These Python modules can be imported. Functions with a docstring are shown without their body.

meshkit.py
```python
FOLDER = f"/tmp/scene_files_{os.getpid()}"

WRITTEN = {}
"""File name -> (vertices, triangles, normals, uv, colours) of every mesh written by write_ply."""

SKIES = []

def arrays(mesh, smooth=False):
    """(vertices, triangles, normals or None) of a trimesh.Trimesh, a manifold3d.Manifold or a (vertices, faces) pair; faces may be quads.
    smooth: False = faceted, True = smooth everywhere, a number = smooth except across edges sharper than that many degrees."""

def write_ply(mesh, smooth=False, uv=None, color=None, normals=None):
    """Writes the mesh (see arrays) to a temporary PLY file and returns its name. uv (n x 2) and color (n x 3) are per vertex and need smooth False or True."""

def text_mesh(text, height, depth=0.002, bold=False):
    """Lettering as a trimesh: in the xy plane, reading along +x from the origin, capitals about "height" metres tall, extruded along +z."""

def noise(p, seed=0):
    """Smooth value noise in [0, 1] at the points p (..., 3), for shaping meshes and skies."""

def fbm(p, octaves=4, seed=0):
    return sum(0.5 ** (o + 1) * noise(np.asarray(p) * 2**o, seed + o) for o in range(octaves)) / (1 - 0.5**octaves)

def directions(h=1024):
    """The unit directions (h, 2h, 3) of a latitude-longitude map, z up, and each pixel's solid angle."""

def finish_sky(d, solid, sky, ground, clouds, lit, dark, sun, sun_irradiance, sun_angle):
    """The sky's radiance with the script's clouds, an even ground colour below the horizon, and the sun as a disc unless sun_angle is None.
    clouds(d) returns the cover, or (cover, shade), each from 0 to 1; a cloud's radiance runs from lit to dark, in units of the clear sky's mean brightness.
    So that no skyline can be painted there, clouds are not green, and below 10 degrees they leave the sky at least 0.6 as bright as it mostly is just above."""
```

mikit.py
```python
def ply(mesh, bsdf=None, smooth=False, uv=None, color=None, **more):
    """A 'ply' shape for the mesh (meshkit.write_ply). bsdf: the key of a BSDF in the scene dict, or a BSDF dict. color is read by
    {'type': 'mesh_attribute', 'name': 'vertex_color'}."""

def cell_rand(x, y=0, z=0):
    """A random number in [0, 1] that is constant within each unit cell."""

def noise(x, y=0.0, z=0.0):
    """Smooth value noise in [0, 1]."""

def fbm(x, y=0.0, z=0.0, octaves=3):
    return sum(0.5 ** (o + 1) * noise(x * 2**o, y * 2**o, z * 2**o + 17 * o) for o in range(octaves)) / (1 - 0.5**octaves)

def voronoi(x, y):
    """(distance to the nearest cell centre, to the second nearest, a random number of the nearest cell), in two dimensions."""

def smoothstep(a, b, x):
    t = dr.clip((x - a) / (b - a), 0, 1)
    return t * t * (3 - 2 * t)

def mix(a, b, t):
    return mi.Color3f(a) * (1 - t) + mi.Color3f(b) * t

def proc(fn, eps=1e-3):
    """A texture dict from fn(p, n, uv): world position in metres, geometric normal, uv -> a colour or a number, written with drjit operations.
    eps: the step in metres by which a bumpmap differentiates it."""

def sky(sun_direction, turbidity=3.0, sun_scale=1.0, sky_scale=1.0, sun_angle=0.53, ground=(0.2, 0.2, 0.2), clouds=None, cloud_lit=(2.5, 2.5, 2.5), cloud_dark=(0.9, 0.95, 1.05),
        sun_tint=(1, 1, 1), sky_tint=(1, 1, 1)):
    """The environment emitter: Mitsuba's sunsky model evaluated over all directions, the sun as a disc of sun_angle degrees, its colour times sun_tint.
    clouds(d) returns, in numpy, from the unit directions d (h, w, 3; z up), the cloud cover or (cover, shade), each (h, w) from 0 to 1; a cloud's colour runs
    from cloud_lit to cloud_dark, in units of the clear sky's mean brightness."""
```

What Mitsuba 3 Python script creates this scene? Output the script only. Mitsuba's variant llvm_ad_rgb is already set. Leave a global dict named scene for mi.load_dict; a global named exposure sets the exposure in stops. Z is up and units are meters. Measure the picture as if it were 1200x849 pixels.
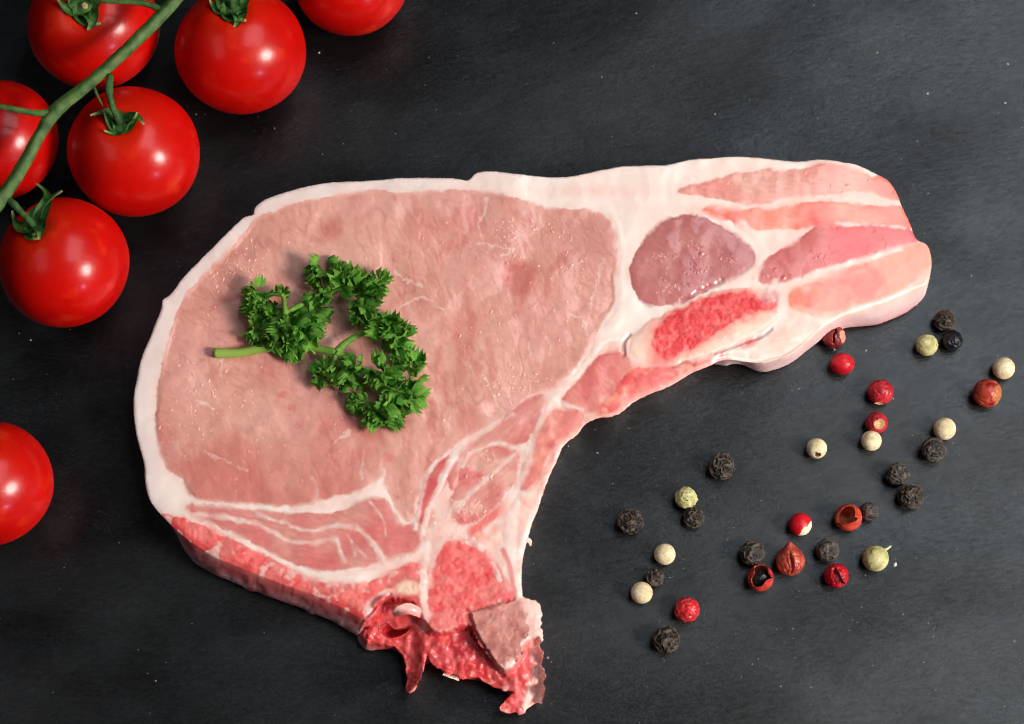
import math, numpy as np, trimesh, drjit as dr, mitsuba as mi, mikit, meshkit
from scipy import ndimage
from scipy.spatial import Delaunay, cKDTree

T = mi.ScalarTransform4f
scene, labels = {}, {}
# ------------------------------------------------------------------ camera, lamps, exposure
PX = 0.0002                       # metres on the board per pixel of the 1200 px photograph, at the aim point
DIST, TILT = 0.52, math.radians(15)
AIM = np.array([0, 0, 0.008])
FWD = np.array([0, math.sin(TILT), -math.cos(TILT)])
UP = np.array([0, math.cos(TILT), math.sin(TILT)])
EYE = AIM - DIST * FWD
exposure = 1.12
scene['camera'] = {'type': 'thinlens', 'fov': 2 * math.degrees(math.atan(600 * PX / DIST)), 'fov_axis': 'x',
                   'to_world': T().look_at(origin=EYE.tolist(), target=AIM.tolist(), up=[0, 1, 0]),
                   'aperture_radius': 0.0022, 'focus_distance': DIST, 'near_clip': 0.01, 'far_clip': 50.0}


def at(px, py, z):
    """The point at height z seen at pixel (px, py) of the photograph, and its distance as a multiple of DIST."""
    px, py, z = np.broadcast_arrays(*(np.asarray(a, float) for a in (px, py, z)))
    d = FWD + ((px - 600) * PX / DIST)[..., None] * np.array([1.0, 0, 0]) - ((py - 424.5) * PX / DIST)[..., None] * UP
    t = (z - EYE[2]) / d[..., 2]
    return EYE + d * t[..., None], t / DIST


def lamp(name, label, pos, aim, sx, sy, rgb, kind='rectangle'):
    scene[name] = {'type': kind, 'to_world': T().look_at(origin=pos, target=aim, up=[0, 1, 0.01]) @ T().scale([sx, sy, 1]),
                   'emitter': {'type': 'area', 'radiance': {'type': 'rgb', 'value': rgb}}}
    labels[name] = {'label': label, 'category': 'lamp'}


lamp('ceiling_light_panel', 'broad dim light panel hanging high over the right of the board', [0.68, 0.46, 1.45], [0.68, 0.46, 0], 0.43, 0.62, [1.22, 1.36, 1.48])
lamp('studio_lamp', 'round warm studio lamp to the right of the board', [0.70, -0.27, 0.62], [0, 0, 0], 0.155, 0.155, [22.5, 21.2, 19.4], 'disk')
lamp('window_light', 'soft dim window light to the left of the board', [-0.60, -0.05, 0.80], [0, 0, 0], 0.16, 0.34, [0.34, 0.35, 0.38])
lamp('desk_lamp', 'small bluish lamp low in front of the board', [0.55, -0.72, 0.36], [0, 0, 0], 0.05, 0.05, [9, 9, 13], 'disk')


# ------------------------------------------------------------------ helpers
def taken(name):
    return name in scene or any(k.startswith(name + '__') for k in scene) or name in labels


def numbered(name):
    k, i = name, 0
    while taken(k):
        i += 1
        k = f'{name}_{i:03d}'
    return k


def tag(key, label, cat=None, group=None, kind=None):
    labels[key] = {a: b for a, b in (('label', label), ('category', cat), ('group', group), ('kind', kind)) if b}


def obj(name, mesh, bsdf, parent=None, smooth=True, color=None):
    key = numbered(f'{parent}__{name}' if parent else name)
    scene[key] = mikit.ply(mesh, bsdf, smooth=smooth, color=color)
    return key


def sm(a, b, x):
    t = np.clip((x - a) / (b - a), 0, 1)
    return t * t * (3 - 2 * t)


def lerp(a, b, t):
    t = np.asarray(t)[..., None] if np.ndim(t) else t
    return np.asarray(a, float) * (1 - t) + np.asarray(b, float) * t


def srgb(r, g, b):
    c = np.array([r, g, b]) / 255.0
    return np.where(c < 0.04045, c / 12.92, ((c + 0.055) / 1.055) ** 2.4)


def spline(pts, n):
    """Catmull-Rom through pts (k, d) at n even parameters."""
    p = np.asarray(pts, float)
    q = np.vstack([2 * p[0] - p[1], p, 2 * p[-1] - p[-2]])
    u = np.linspace(0, len(p) - 1 - 1e-9, n)
    i = u.astype(int)
    t = (u - i)[:, None]
    a, b, c, d = q[i], q[i + 1], q[i + 2], q[i + 3]
    return 0.5 * (2 * b + (c - a) * t + (2 * a - 5 * b + 4 * c - d) * t**2 + (3 * b - a - 3 * c + d) * t**3)


def tube(path, rad, sides=14, bump=0.0, seed=0, caps=True):
    """Swept tube (vertices, faces) along path (n,3) with radii."""
    p = np.asarray(path, float)
    n = len(p)
    rad = np.broadcast_to(rad, (n,))
    t = np.gradient(p, axis=0)
    t /= np.linalg.norm(t, axis=1, keepdims=True)
    a = np.cross(t[0], [0.3, 0.1, 0.95])
    A = []
    for k in range(n):
        a = a - t[k] * (a @ t[k])
        a /= np.linalg.norm(a)
        A.append(a)
    A = np.array(A)
    B = np.cross(t, A)
    ang = np.arange(sides) * 2 * np.pi / sides
    off = np.cos(ang)[None, :, None] * A[:, None] + np.sin(ang)[None, :, None] * B[:, None]
    r = rad[:, None] * np.ones((1, sides))
    if bump:
        q = p[:, None] + off * rad[:, None, None]
        r = r * (1 + bump * (meshkit.fbm(q / (rad.mean() * 1.1), 3, seed) - 0.5) * 2)
        r = r * (1 + 0.5 * bump * np.cos(ang * 5 + seed)[None])
    v = (p[:, None] + off * r[..., None]).reshape(-1, 3)
    i, j = np.meshgrid(np.arange(n - 1), np.arange(sides), indexing='ij')
    q = np.stack([i * sides + j, i * sides + (j + 1) % sides, (i + 1) * sides + (j + 1) % sides, (i + 1) * sides + j], -1).reshape(-1, 4)
    f = np.vstack([q[:, [0, 1, 2]], q[:, [0, 2, 3]]])
    if caps:
        k = len(v)
        v = np.vstack([v, p[0], p[-1]])
        j = np.arange(sides)
        f = np.vstack([f, np.stack([(j + 1) % sides, j, j * 0 + k], 1), np.stack([(n - 1) * sides + j, (n - 1) * sides + (j + 1) % sides, j * 0 + k + 1], 1)])
    return v, f


VC = {'type': 'mesh_attribute', 'name': 'vertex_color'}


def moist_height(p, n, uv):
    x, y, z = p.x * 1000, p.y * 1000, p.z * 1000
    b = mikit.fbm(x * 1.6, y * 2.6, z * 1.5 + 7, octaves=2)
    return (0.020 * b) * 0.001


def moist(name, **kw):
    scene[name] = {'type': 'twosided', 'bsdf': {'type': 'bumpmap', 'arbitrary': mikit.proc(moist_height, eps=6e-5), 'scale': 1.0, 'bsdf': {'type': 'principled', 'base_color': VC, **kw}}}


def material(name, **kw):
    scene[name] = {'type': 'twosided', 'bsdf': {'type': 'principled', 'base_color': VC, **kw}}


# ------------------------------------------------------------------ materials
material('fat_material', roughness=0.34, specular=0.4, clearcoat=0.15, clearcoat_gloss=0.8)
moist('lean_material', roughness=0.26, specular=0.5, clearcoat=0.5, clearcoat_gloss=0.97)
moist('wet_material', roughness=0.24, specular=0.45, clearcoat=0.8, clearcoat_gloss=0.96)
material('flesh_material', roughness=0.40, specular=0.45, clearcoat=0.3, clearcoat_gloss=0.9)
material('bone_material', roughness=0.45, specular=0.4, clearcoat=0.25, clearcoat_gloss=0.85)
material('tomato_material', roughness=0.27, specular=0.24, clearcoat=0.45, clearcoat_gloss=0.94)
material('stem_material', roughness=0.6, specular=0.3)
scene['leaf_material'] = {'type': 'principledthin', 'base_color': VC, 'roughness': 0.42, 'diff_trans': 0.55, 'spec_trans': 0.0, 'eta': 1.45}
material('black_pepper_material', roughness=0.6, specular=0.35)
material('white_pepper_material', roughness=0.6, specular=0.3)
material('pink_pepper_material', roughness=0.38, specular=0.45)
material('dust_material', roughness=0.8, specular=0.2)


def slate_height(p, n, uv):
    c, s = math.cos(0.13), math.sin(0.13)
    x, y = (p.x * c + p.y * s) * 1000, (-p.x * s + p.y * c) * 1000        # millimetres, x along the cleavage grain
    h = 0.042 * mikit.fbm(x * 0.6, y * 3.2, 1.7, octaves=4)
    h += 0.032 * mikit.noise(x * 2.2, y * 5.5, 5.5)
    h += 0.06 * mikit.fbm(x * 0.16, y * 0.5, 9.1, octaves=3)
    scratch = mikit.smoothstep(0.55, 0.9, mikit.noise(x * 0.10, y * 0.10, 3.0)) * mikit.smoothstep(0.46, 0.5, mikit.noise(x * 0.25, y * 2.2, 7.0)) * mikit.smoothstep(0.54, 0.5, mikit.noise(x * 0.25, y * 2.2, 7.0))
    return (h - 0.03 * scratch) * 0.001


def slate_color(p, n, uv):
    c, s = math.cos(0.13), math.sin(0.13)
    x, y = (p.x * c + p.y * s) * 1000, (-p.x * s + p.y * c) * 1000
    a = mikit.fbm(x * 0.05, y * 0.08, 2.0, octaves=4)
    b = mikit.fbm(x * 1.3, y * 3.6, 4.0, octaves=3)
    g = mikit.mix((0.0006, 0.0007, 0.0008), (0.0050, 0.0056, 0.0060), mikit.smoothstep(0.3, 0.7, a))
    g = g * (0.55 + 0.9 * b)
    chalk = mikit.smoothstep(0.70, 0.80, mikit.noise(x * 2.6, y * 3.4, 8.0)) * mikit.smoothstep(0.55, 0.75, mikit.fbm(x * 0.12, y * 0.16, 6.0, octaves=3))
    return g + mi.Color3f(0.005, 0.0055, 0.006) * chalk


def slate_rough(p, n, uv):
    x, y = p.x * 1000, p.y * 1000
    return 0.24 + 0.22 * mikit.fbm(x * 0.035 + 3, y * 0.05, 11.0, octaves=4) + 0.05 * mikit.noise(x * 1.5, y * 3, 2.0)


def slate_sheen(p, n, uv):
    c, s = math.cos(0.13), math.sin(0.13)
    x, y = (p.x * c + p.y * s) * 1000, (-p.x * s + p.y * c) * 1000
    cloud = mikit.smoothstep(0.25, 0.75, mikit.fbm(x * 0.030 + 5, y * 0.045, 21.0, octaves=4))
    grain = mikit.fbm(x * 0.7, y * 2.6, 23.0, octaves=3)
    return 0.24 + 0.26 * cloud + 0.34 * grain


scene['slate_material'] = {'type': 'bumpmap', 'arbitrary': mikit.proc(slate_height, eps=1.2e-4), 'scale': 1.0,
                           'bsdf': {'type': 'blendbsdf', 'weight': mikit.proc(slate_sheen), **{f'layer_{k}': {'type': 'principled', 'base_color': mikit.proc(slate_color), 'roughness': mikit.proc(slate_rough), 'specular': v} for k, v in enumerate((0.05, 0.95))}}}

# ------------------------------------------------------------------ the slate board
xs, ys = np.linspace(-0.24, 0.24, 241), np.linspace(-0.2, 0.22, 211)
gx, gy = np.meshgrid(np.concatenate([[-0.36], xs, [0.36]]), np.concatenate([[-0.27], ys, [0.29]]))
hz = 0.00022 * (meshkit.fbm(np.stack([gx * 45, gy * 70, gx * 0], -1), 4, 3) - 0.5)
nx, ny = gx.shape[1], gx.shape[0]
V = np.stack([gx, gy, hz], -1).reshape(-1, 3)
i, j = np.meshgrid(np.arange(ny - 1), np.arange(nx - 1), indexing='ij')
Q = np.stack([i * nx + j, i * nx + j + 1, (i + 1) * nx + j + 1, (i + 1) * nx + j], -1).reshape(-1, 4)
rim = np.concatenate([np.arange(nx), nx - 1 + nx * np.arange(1, ny), (ny - 1) * nx + np.arange(nx - 2, -1, -1), nx * np.arange(ny - 2, 0, -1)])
low = V[rim] + [0, 0, -0.008] + np.c_[0.003 * np.sign(V[rim, :2]) * meshkit.fbm(np.c_[V[rim, :2] * 60, rim * 0], 2, 9)[:, None], rim * 0]
k = len(V) + np.arange(len(rim))
Q2 = np.stack([rim, k, np.roll(k, -1), np.roll(rim, -1)], 1)
obj('slate_board', (np.vstack([V, low]), np.vstack([Q, Q2])), 'slate_material', smooth=30)
tag('slate_board', 'dark grey slate board under the meat and spices', 'slate board', kind='structure')

# ------------------------------------------------------------------ the pork chop
# Outline of the cut face (photograph pixels), clockwise from the notch in the rind at the upper left.
OUT = np.array([(297,252),(297,244),(306,236.5),(324,228),(352,220),(387,214),(423,212),(458,209),(493,207.5),(539,209),(549,212),(555,204),(563,200),(579,200),(608,204),(638,207.4),(661,208),(682,204.7),(708,199),(732,194),(763,193),(780,194),(800,189),(827,185),(860,183),(887,184),(913,187),(933,189),(957,187),(983,188),(1007,193),(1030,205),(1043,212),(1053,230),(1058,245),(1067,263),(1073,282),(1088,285),(1092,303),(1091,322),(1085,335),(1067,341),(1047,351),(1010,363),(985,372),(967,382),(955,392),(940,405),(925,415),(905,421),(887,424),(860,421),(847,421),(832,429),(813,436),(800,444),(784,454),(752,466),(740,473.5),(720,489),(703,490),(684,497),(679,509),(660,520),(654,536),(643,560),(637,576),(631,597),(623,616),(616,638),(611,662),(612,690),(612,699),(618,702),(628,702),(634,712),(634,737),(635,778),(640,802),(637,824),(629,825),(619,830),(609,841),(604,834),(593,836),(585.5,834),(586,826),(595,818),(604,811),(594,810),(577,806),(565,796),(552,794),(536,797),(534,790),(524,791),(505.5,778),(500,765),(500,771),(497,785),(490,800),(482,812),(475,811),(477,792),(474,778),(473,768),(463,757),(448,756),(431,753),(424,741),(434,735),(428,727),(408,717),(390,709),(366,697),(340,688),(310,677),(275,664),(246,651),(222,635),(205,621),(190,605),(175,588),(170,564),(168,542),(159.5,511),(156.5,486),(156.5,458),(165,420),(175,399),(190,361),(190,351),(198,348),(211,328),(246,293),(278,261),(284,255),(290,252)])
HOLE = np.array([(447,738),(452,733),(456,731),(459,735),(463,738),(470,736),(477,734),(474,740),(466,744),(458,746),(452,743)])
X0, Y0, GW, GH = 140, 165, 970, 700


def smooth_poly(p, step=None, rounds=2):
    p = np.asarray(p, float)
    for _ in range(rounds):
        q = np.roll(p, -1, 0)
        p = np.stack([0.75 * p + 0.25 * q, 0.25 * p + 0.75 * q], 1).reshape(-1, 2)
    if step:
        c = np.vstack([p, p[:1]])
        s = np.concatenate([[0], np.cumsum(np.linalg.norm(np.diff(c, axis=0), axis=1))])
        u = np.linspace(0, s[-1], int(s[-1] / step) + 1)[:-1]
        p = np.stack([np.interp(u, s, c[:, 0]), np.interp(u, s, c[:, 1])], 1)
    return p


def inside(p):
    g = np.zeros((GH, GW + 1), int)
    q = np.roll(p, -1, 0)
    for (xa, ya), (xb, yb) in zip(p - [X0, Y0], q - [X0, Y0]):
        if ya > yb:
            xa, ya, xb, yb = xb, yb, xa, ya
        r = np.arange(max(0, math.ceil(ya)), min(GH, math.ceil(yb)))
        if len(r):
            np.add.at(g, (r, np.clip(np.ceil(xa + (xb - xa) * (r - ya) / (yb - ya)), 0, GW).astype(int)), 1)
    return np.cumsum(g, 1)[:, :GW] % 2 == 1


def signed(p):
    m = inside(p)
    return ndimage.gaussian_filter(ndimage.distance_transform_edt(m) - ndimage.distance_transform_edt(~m), 0.9)


def sample(f, q):
    return ndimage.map_coordinates(f, [q[:, 1] - Y0, q[:, 0] - X0], order=1, mode='nearest')


STEP = 1.15
out = smooth_poly(OUT, STEP, 2)
nv = lambda q, s, seed, o=3: meshkit.fbm(np.c_[q / s, np.zeros(len(q))], o, seed) - 0.5
tan = np.roll(out, -1, 0) - np.roll(out, 1, 0)
nor = np.stack([tan[:, 1], -tan[:, 0]], 1) / np.linalg.norm(tan, axis=1, keepdims=True)      # outward (clockwise on screen)
ragged = sm(660, 720, out[:, 1]) * sm(415, 440, out[:, 0]) + sm(430, 470, out[:, 1]) * sm(600, 640, out[:, 0])
out = out + nor * (nv(out, 26, 5) * (2.2) + nv(out, 5, 6, 2) * (0.7 + (1.2 + 2.4 * sm(690, 705, out[:, 1])) * ragged))[:, None]
HOLE = (HOLE - HOLE.mean(0)) * 1.35 + HOLE.mean(0)
hole = smooth_poly(HOLE, STEP, 1)
sd_out = np.minimum(signed(out), -signed(hole))
gx, gy = np.meshgrid(np.arange(X0 + 1, X0 + GW - 1, STEP), np.arange(Y0 + 1, Y0 + GH - 1, STEP))
rng = np.random.default_rng(4)
G = np.stack([gx, gy], -1).reshape(-1, 2) + rng.uniform(-0.22, 0.22, (gx.size, 2))
G = G[sample(sd_out, G) > 0.75]
nb, nh = len(out), len(hole)
P = np.vstack([out, hole, G])
F = Delaunay(P).simplices
cen = P[F].mean(1)
F = F[sample(sd_out, cen) > np.where((F < nb + nh).all(1), 0.0, -0.6)]
e = P[F]
area = np.cross(e[:, 1] - e[:, 0], e[:, 2] - e[:, 0])
F = np.where((area > 0)[:, None], F[:, ::-1], F)       # up-facing once y is flipped
F = F[np.abs(area) > 1e-6]
d_edge = np.maximum(sample(sd_out, P), 0)
d_edge[: nb + nh] = 0
N = lambda s, seed, o=3: nv(P, s, seed, o)
x, y = P.T


def NA(sx, sy, ang, seed, o=3):
    c, s = math.cos(ang), math.sin(ang)
    return meshkit.fbm(np.c_[(x * c + y * s) / sx, (-x * s + y * c) / sy, x * 0], o, seed) - 0.5


# colours of the tissues (linear, from sRGB); dark also paints shade into recesses
C = {k: srgb(*v) for k, v in dict(fat=(244, 228, 217), fat2=(242, 212, 199), rim=(232, 214, 208), loin=(217, 149, 137), loin2=(227, 169, 153), loin3=(203, 114, 105), musc=(214, 112, 108), musc2=(196, 96, 98),
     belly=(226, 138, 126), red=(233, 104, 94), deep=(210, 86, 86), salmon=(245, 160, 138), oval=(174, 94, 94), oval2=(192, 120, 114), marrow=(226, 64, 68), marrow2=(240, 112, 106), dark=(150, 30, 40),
     chine=(232, 92, 90), chine2=(236, 124, 118), grey=(206, 134, 122), grey2=(170, 98, 90), flesh=(206, 54, 56), flesh2=(226, 100, 98), pale=(238, 190, 178), cream=(244, 206, 178), edge=(222, 120, 112)).items()}
WX, WY = N(9, 31) * 5 + N(3, 33, 2) * 1.6, N(9, 32) * 5 + N(3, 34, 2) * 1.6            # organic warp of region borders
Pw = P + np.stack([WX, WY], 1)


def reg(pts, rounds=3):
    return sample(signed(smooth_poly(pts, None, rounds)), Pw)


def near(pts, w=None, warp=0.6):
    """Distance (pixels) to a polyline, minus its half width there; also the position along it."""
    p = np.asarray(pts, float)
    s = spline(p, 40 * len(p))
    if s.shape[1] == 2:
        s = np.c_[s, np.full(len(s), w)]
    lo, hi = s[:, :2].min(0) - 40, s[:, :2].max(0) + 40
    q = P + (Pw - P) * warp
    d = np.full(len(P), 99.0)
    m = ((q > lo) & (q < hi)).all(1)
    dd, k = cKDTree(s[:, :2]).query(q[m])
    d[m] = dd - s[np.minimum(k, len(s) - 1), 2]
    return d


col = lerp(C['fat'], C['fat2'], np.clip(0.35 + N(40, 1) * 1.6, 0, 1))
h = np.zeros(len(P))                                  # relief in pixels (0.2 mm)
part = np.zeros(len(P), int)
PARTS = ['fat']


def paint(c, a):
    global col
    col = lerp(col, c, np.clip(a, 0, 1)) if np.ndim(c) == 1 else col * (1 - np.clip(a, 0, 1)[:, None]) + c * np.clip(a, 0, 1)[:, None]


def lean(name, pts, c1, c2, soft=1.6, bulge=2.0, bw=9, mottle=1.5, ns=30, fibre=None, seed=0, rounds=3):
    grow = 3.0 if name in ('rib_muscle', 'side_muscle', 'lower_muscle', 'belly_strip', 'belly_flap', 'round_muscle') else 0.0
    """One muscle or bone of the cut face: its own colour, a slight bulge and its own part."""
    global h
    sd = reg(pts, rounds) + grow
    sf = soft * (0.55 + 2.6 * sm(-0.05, 0.22, N(19, 130 + seed, 2)))
    a = sm(-sf, sf, sd)
    paint(C['pale'], 0.55 * np.exp(-np.maximum(-sd, 0) / 5.0) * sm(-0.2, 0.15, N(24, 150 + seed, 2)))
    t = np.clip(0.5 + N(ns, 50 + seed) * mottle * 1.3, 0, 1)
    c = lerp(c1, c2, t) * (1 + N(3.2, 80 + seed, 2) * 0.10)[:, None]
    if fibre is not None:
        c = c * (1 + 0.22 * NA(9, 1.8, fibre, 90 + seed, 2))[:, None]
    paint(c, a)
    h = h + 0.32 * bulge * (1 - np.exp(-np.maximum(sd, 0) / bw)) - 0.12 * np.exp(-(sd / 2.2) ** 2) * (bulge > 0)
    if name:
        PARTS.append(name)
        part[sd > 0] = len(PARTS) - 1
    return sd


# fat near the rind is greyer; a pinkish flush at the shoulder of the fat
paint(C['rim'], 0.8 * sm(26, 10, d_edge) * sm(640, 420, x))
paint(C['salmon'], 0.33 * np.exp(-((x - 690) / 60) ** 2 - ((y - 224) / 9) ** 2))
paint(C['salmon'], 0.30 * np.exp(-((x - 860) / 90) ** 2 - ((y - 246) / 7) ** 2))
h += N(40, 3) * 4 + N(14, 4, 2) * 0.6 + N(5, 13, 2) * 0.10 + N(2.8, 12, 2) * 0.12

conn = reg([(490,560),(536,520),(630,460),(690,400),(735,400),(790,425),(860,410),(850,430),(740,478),(690,500),(662,520),(645,560),(625,600),(612,650),(606,700),(500,725),(440,690),(455,655),(485,640)])
paint(lerp(C['pale'], C['salmon'], np.clip(0.3 + N(15, 190) * 2.4, 0, 1)), 0.9 * sm(-8, 6, conn) * (0.65 + 1.6 * N(10, 191)))
loin = lean('loin_muscle', [(183,480),(185,445),(197,400),(209,357),(240,319),(265,298),(282,277),(297,256),(324,247),(352,236.5),(394,228),(440,222),(469,226),(500,225),(539,221.5),(564,224),(594,230),(626,239),(650,245),(673,245),(692,246),(709,252),(720,262),(723,279),(722,302),(722,346),(719,361),(703,379),(697,398),(682,430),(664,445),(650,458),(630,459),(612,469),(596,485),(579,497),(551,512),(536,524),(525,533),(501,554),(493,581),(488,608),(474,614),(455,582),(449,557),(440,567),(408,584),(370,591),(338,595),(281,592),(226,586),(217,574),(212,557),(196,554),(188,535),(182,511)],
            C['loin'], C['loin2'], bulge=4.0, bw=22, mottle=1.0, ns=90)
inl = sm(0, 6, loin)
paint(C['loin3'], inl * 0.75 * sm(0.02, 0.30, N(55, 21) + 0.25 * sm(560, 380, x) * sm(420, 560, y)))
paint(C['loin2'], inl * 0.6 * np.exp(-((x - 600) / 80) ** 2 - ((y - 440) / 60) ** 2))
paint(srgb(206, 140, 120), inl * 0.35 * sm(0.0, 0.2, N(45, 22)))
crease = 1 - np.abs(NA(46, 17, 1.35, 23, 3)) * 9
creaseB = 1 - np.abs(NA(30, 10, 0.5, 24, 3)) * 11
w1, w2 = sm(-0.02, 0.12, N(70, 25)), sm(-0.02, 0.12, N(60, 26))
paint(C['loin3'] * 0.92, inl * (0.34 * sm(0.0, 1, crease) * w1 + 0.28 * sm(0.1, 1, creaseB) * w2))
h += inl * (N(70, 27) * 5 + N(20, 28) * 0.5 + N(6.5, 29, 2) * 0.15 + N(2.7, 30, 2) * 0.13 + NA(9, 2.4, 1.1, 181, 2) * 0.22 - 0.14 * sm(0.3, 1, crease) * w1 - 0.10 * sm(0.4, 1, creaseB) * w2)
col *= (1 + inl * (N(2.6, 35, 2) * 0.07 + N(7, 36, 2) * 0.05 + NA(11, 2.0, 1.15, 182, 2) * 0.10 + NA(14, 2.2, 0.45, 183, 2) * 0.07))[:, None]

lean('round_muscle', [(739,313),(747,297),(763,272),(783,259),(810,253),(833,261),(857,274),(877,288),(884,298),(879,312),(860,324),(836,332),(823,340),(803,352),(780,357),(757,356),(743,340)], C['oval'], C['oval2'], 1.4, 4.2, 9, 1.2, 26, 0.6, 1)
s1 = lean('belly_strip', [(783,223),(833,217),(850,207),(893,201),(933,202),(960,194),(983,195),(1007,203),(1023,210),(1033,204),(1048,212),(1060,236),(1033,230),(1020,222),(987,225),(953,227),(920,230),(897,238),(877,238),(843,230)], C['belly'], C['loin2'], 1.8, 2.2, 8, 1.2, 40, 0.12, 2)
paint(C['red'], 0.5 * sm(0, 4, s1) * sm(1000, 1035, x))
lean('belly_strip', [(813,244),(867,248),(907,248),(933,240),(960,238),(993,238),(1027,245),(1060,243),(1076,268),(1027,263),(980,263),(947,265),(907,268),(880,268),(857,258)], C['red'], C['salmon'], 2.0, 2.0, 8, 1.2, 34, 0.1, 3)
s3 = lean('belly_strip', [(887,330),(893,308),(927,290),(947,273),(967,265),(1027,265),(1069,268),(1078,284),(1047,293),(1000,308),(973,312),(953,318),(933,328),(913,332)], C['deep'], C['musc'], 2.0, 2.2, 8, 1.4, 28, -0.3, 4)
paint(C['oval2'], 0.5 * sm(0, 5, s3) * sm(980, 920, x))
paint(srgb(226, 84, 90), 0.7 * sm(0, 6, s3) * sm(960, 1010, x) * sm(-0.15, 0.2, N(20, 37)))
s4 = lean('belly_flap', [(920,347),(953,331),(977,320),(1020,308),(1073,287),(1089,285),(1092,303),(1091,320),(1067,334),(1033,348),(993,362),(967,374),(933,363)], srgb(247, 156, 132), C['belly'], 5.0, 2.0, 14, 1.4, 34, None, 5)
paint(C['red'], 0.4 * sm(0, 8, s4) * sm(0.0, 0.2, N(22, 38)))
# strip of rib muscle between the long seam and the inner edge
lean('rib_muscle', [(655,474),(672,454),(692,430),(709,415),(735,418),(742,436),(775,434),(792,430),(800,440),(770,452),(742,464),(720,478),(703,482),(684,483),(668,477)], C['musc'], C['belly'], 2.0, 2.2, 7, 1.8, 14, 0.9, 6)
lean('rib_muscle', [(628,500),(641,483),(658,481),(681,482),(682,492),(674,504),(658,513),(647,524),(637,547),(624,570),(611,576),(612,558),(621,533)], C['musc'], C['salmon'], 1.8, 2.0, 7, 1.4, 18, -1.0, 7)
rl = lean('rib_muscle', [(700,486),(712,468),(735,440),(742,432),(770,432),(800,428),(828,420),(850,412),(846,423),(815,435),(790,449),(755,465),(735,473),(716,487)], C['flesh2'], C['salmon'], 3.0, 1.2, 7, 1.8, 12, 0.6, 18)
paint(C['marrow'], 0.6 * sm(0, 4, rl) * sm(-0.05, 0.15, N(12, 192)))
paint(C['pale'], 0.55 * sm(7, 2, d_edge) * sm(-4, 6, rl + 8))
lean('side_muscle', [(534,540),(551,516),(585,499),(612,472),(641,460),(637,480),(624,505),(619,521),(605,524),(576,521),(554,527),(542,541),(538,560),(530,575),(524,560)], C['musc'], C['loin'], 1.8, 1.6, 8, 1.4, 22, -0.9, 8)
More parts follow.
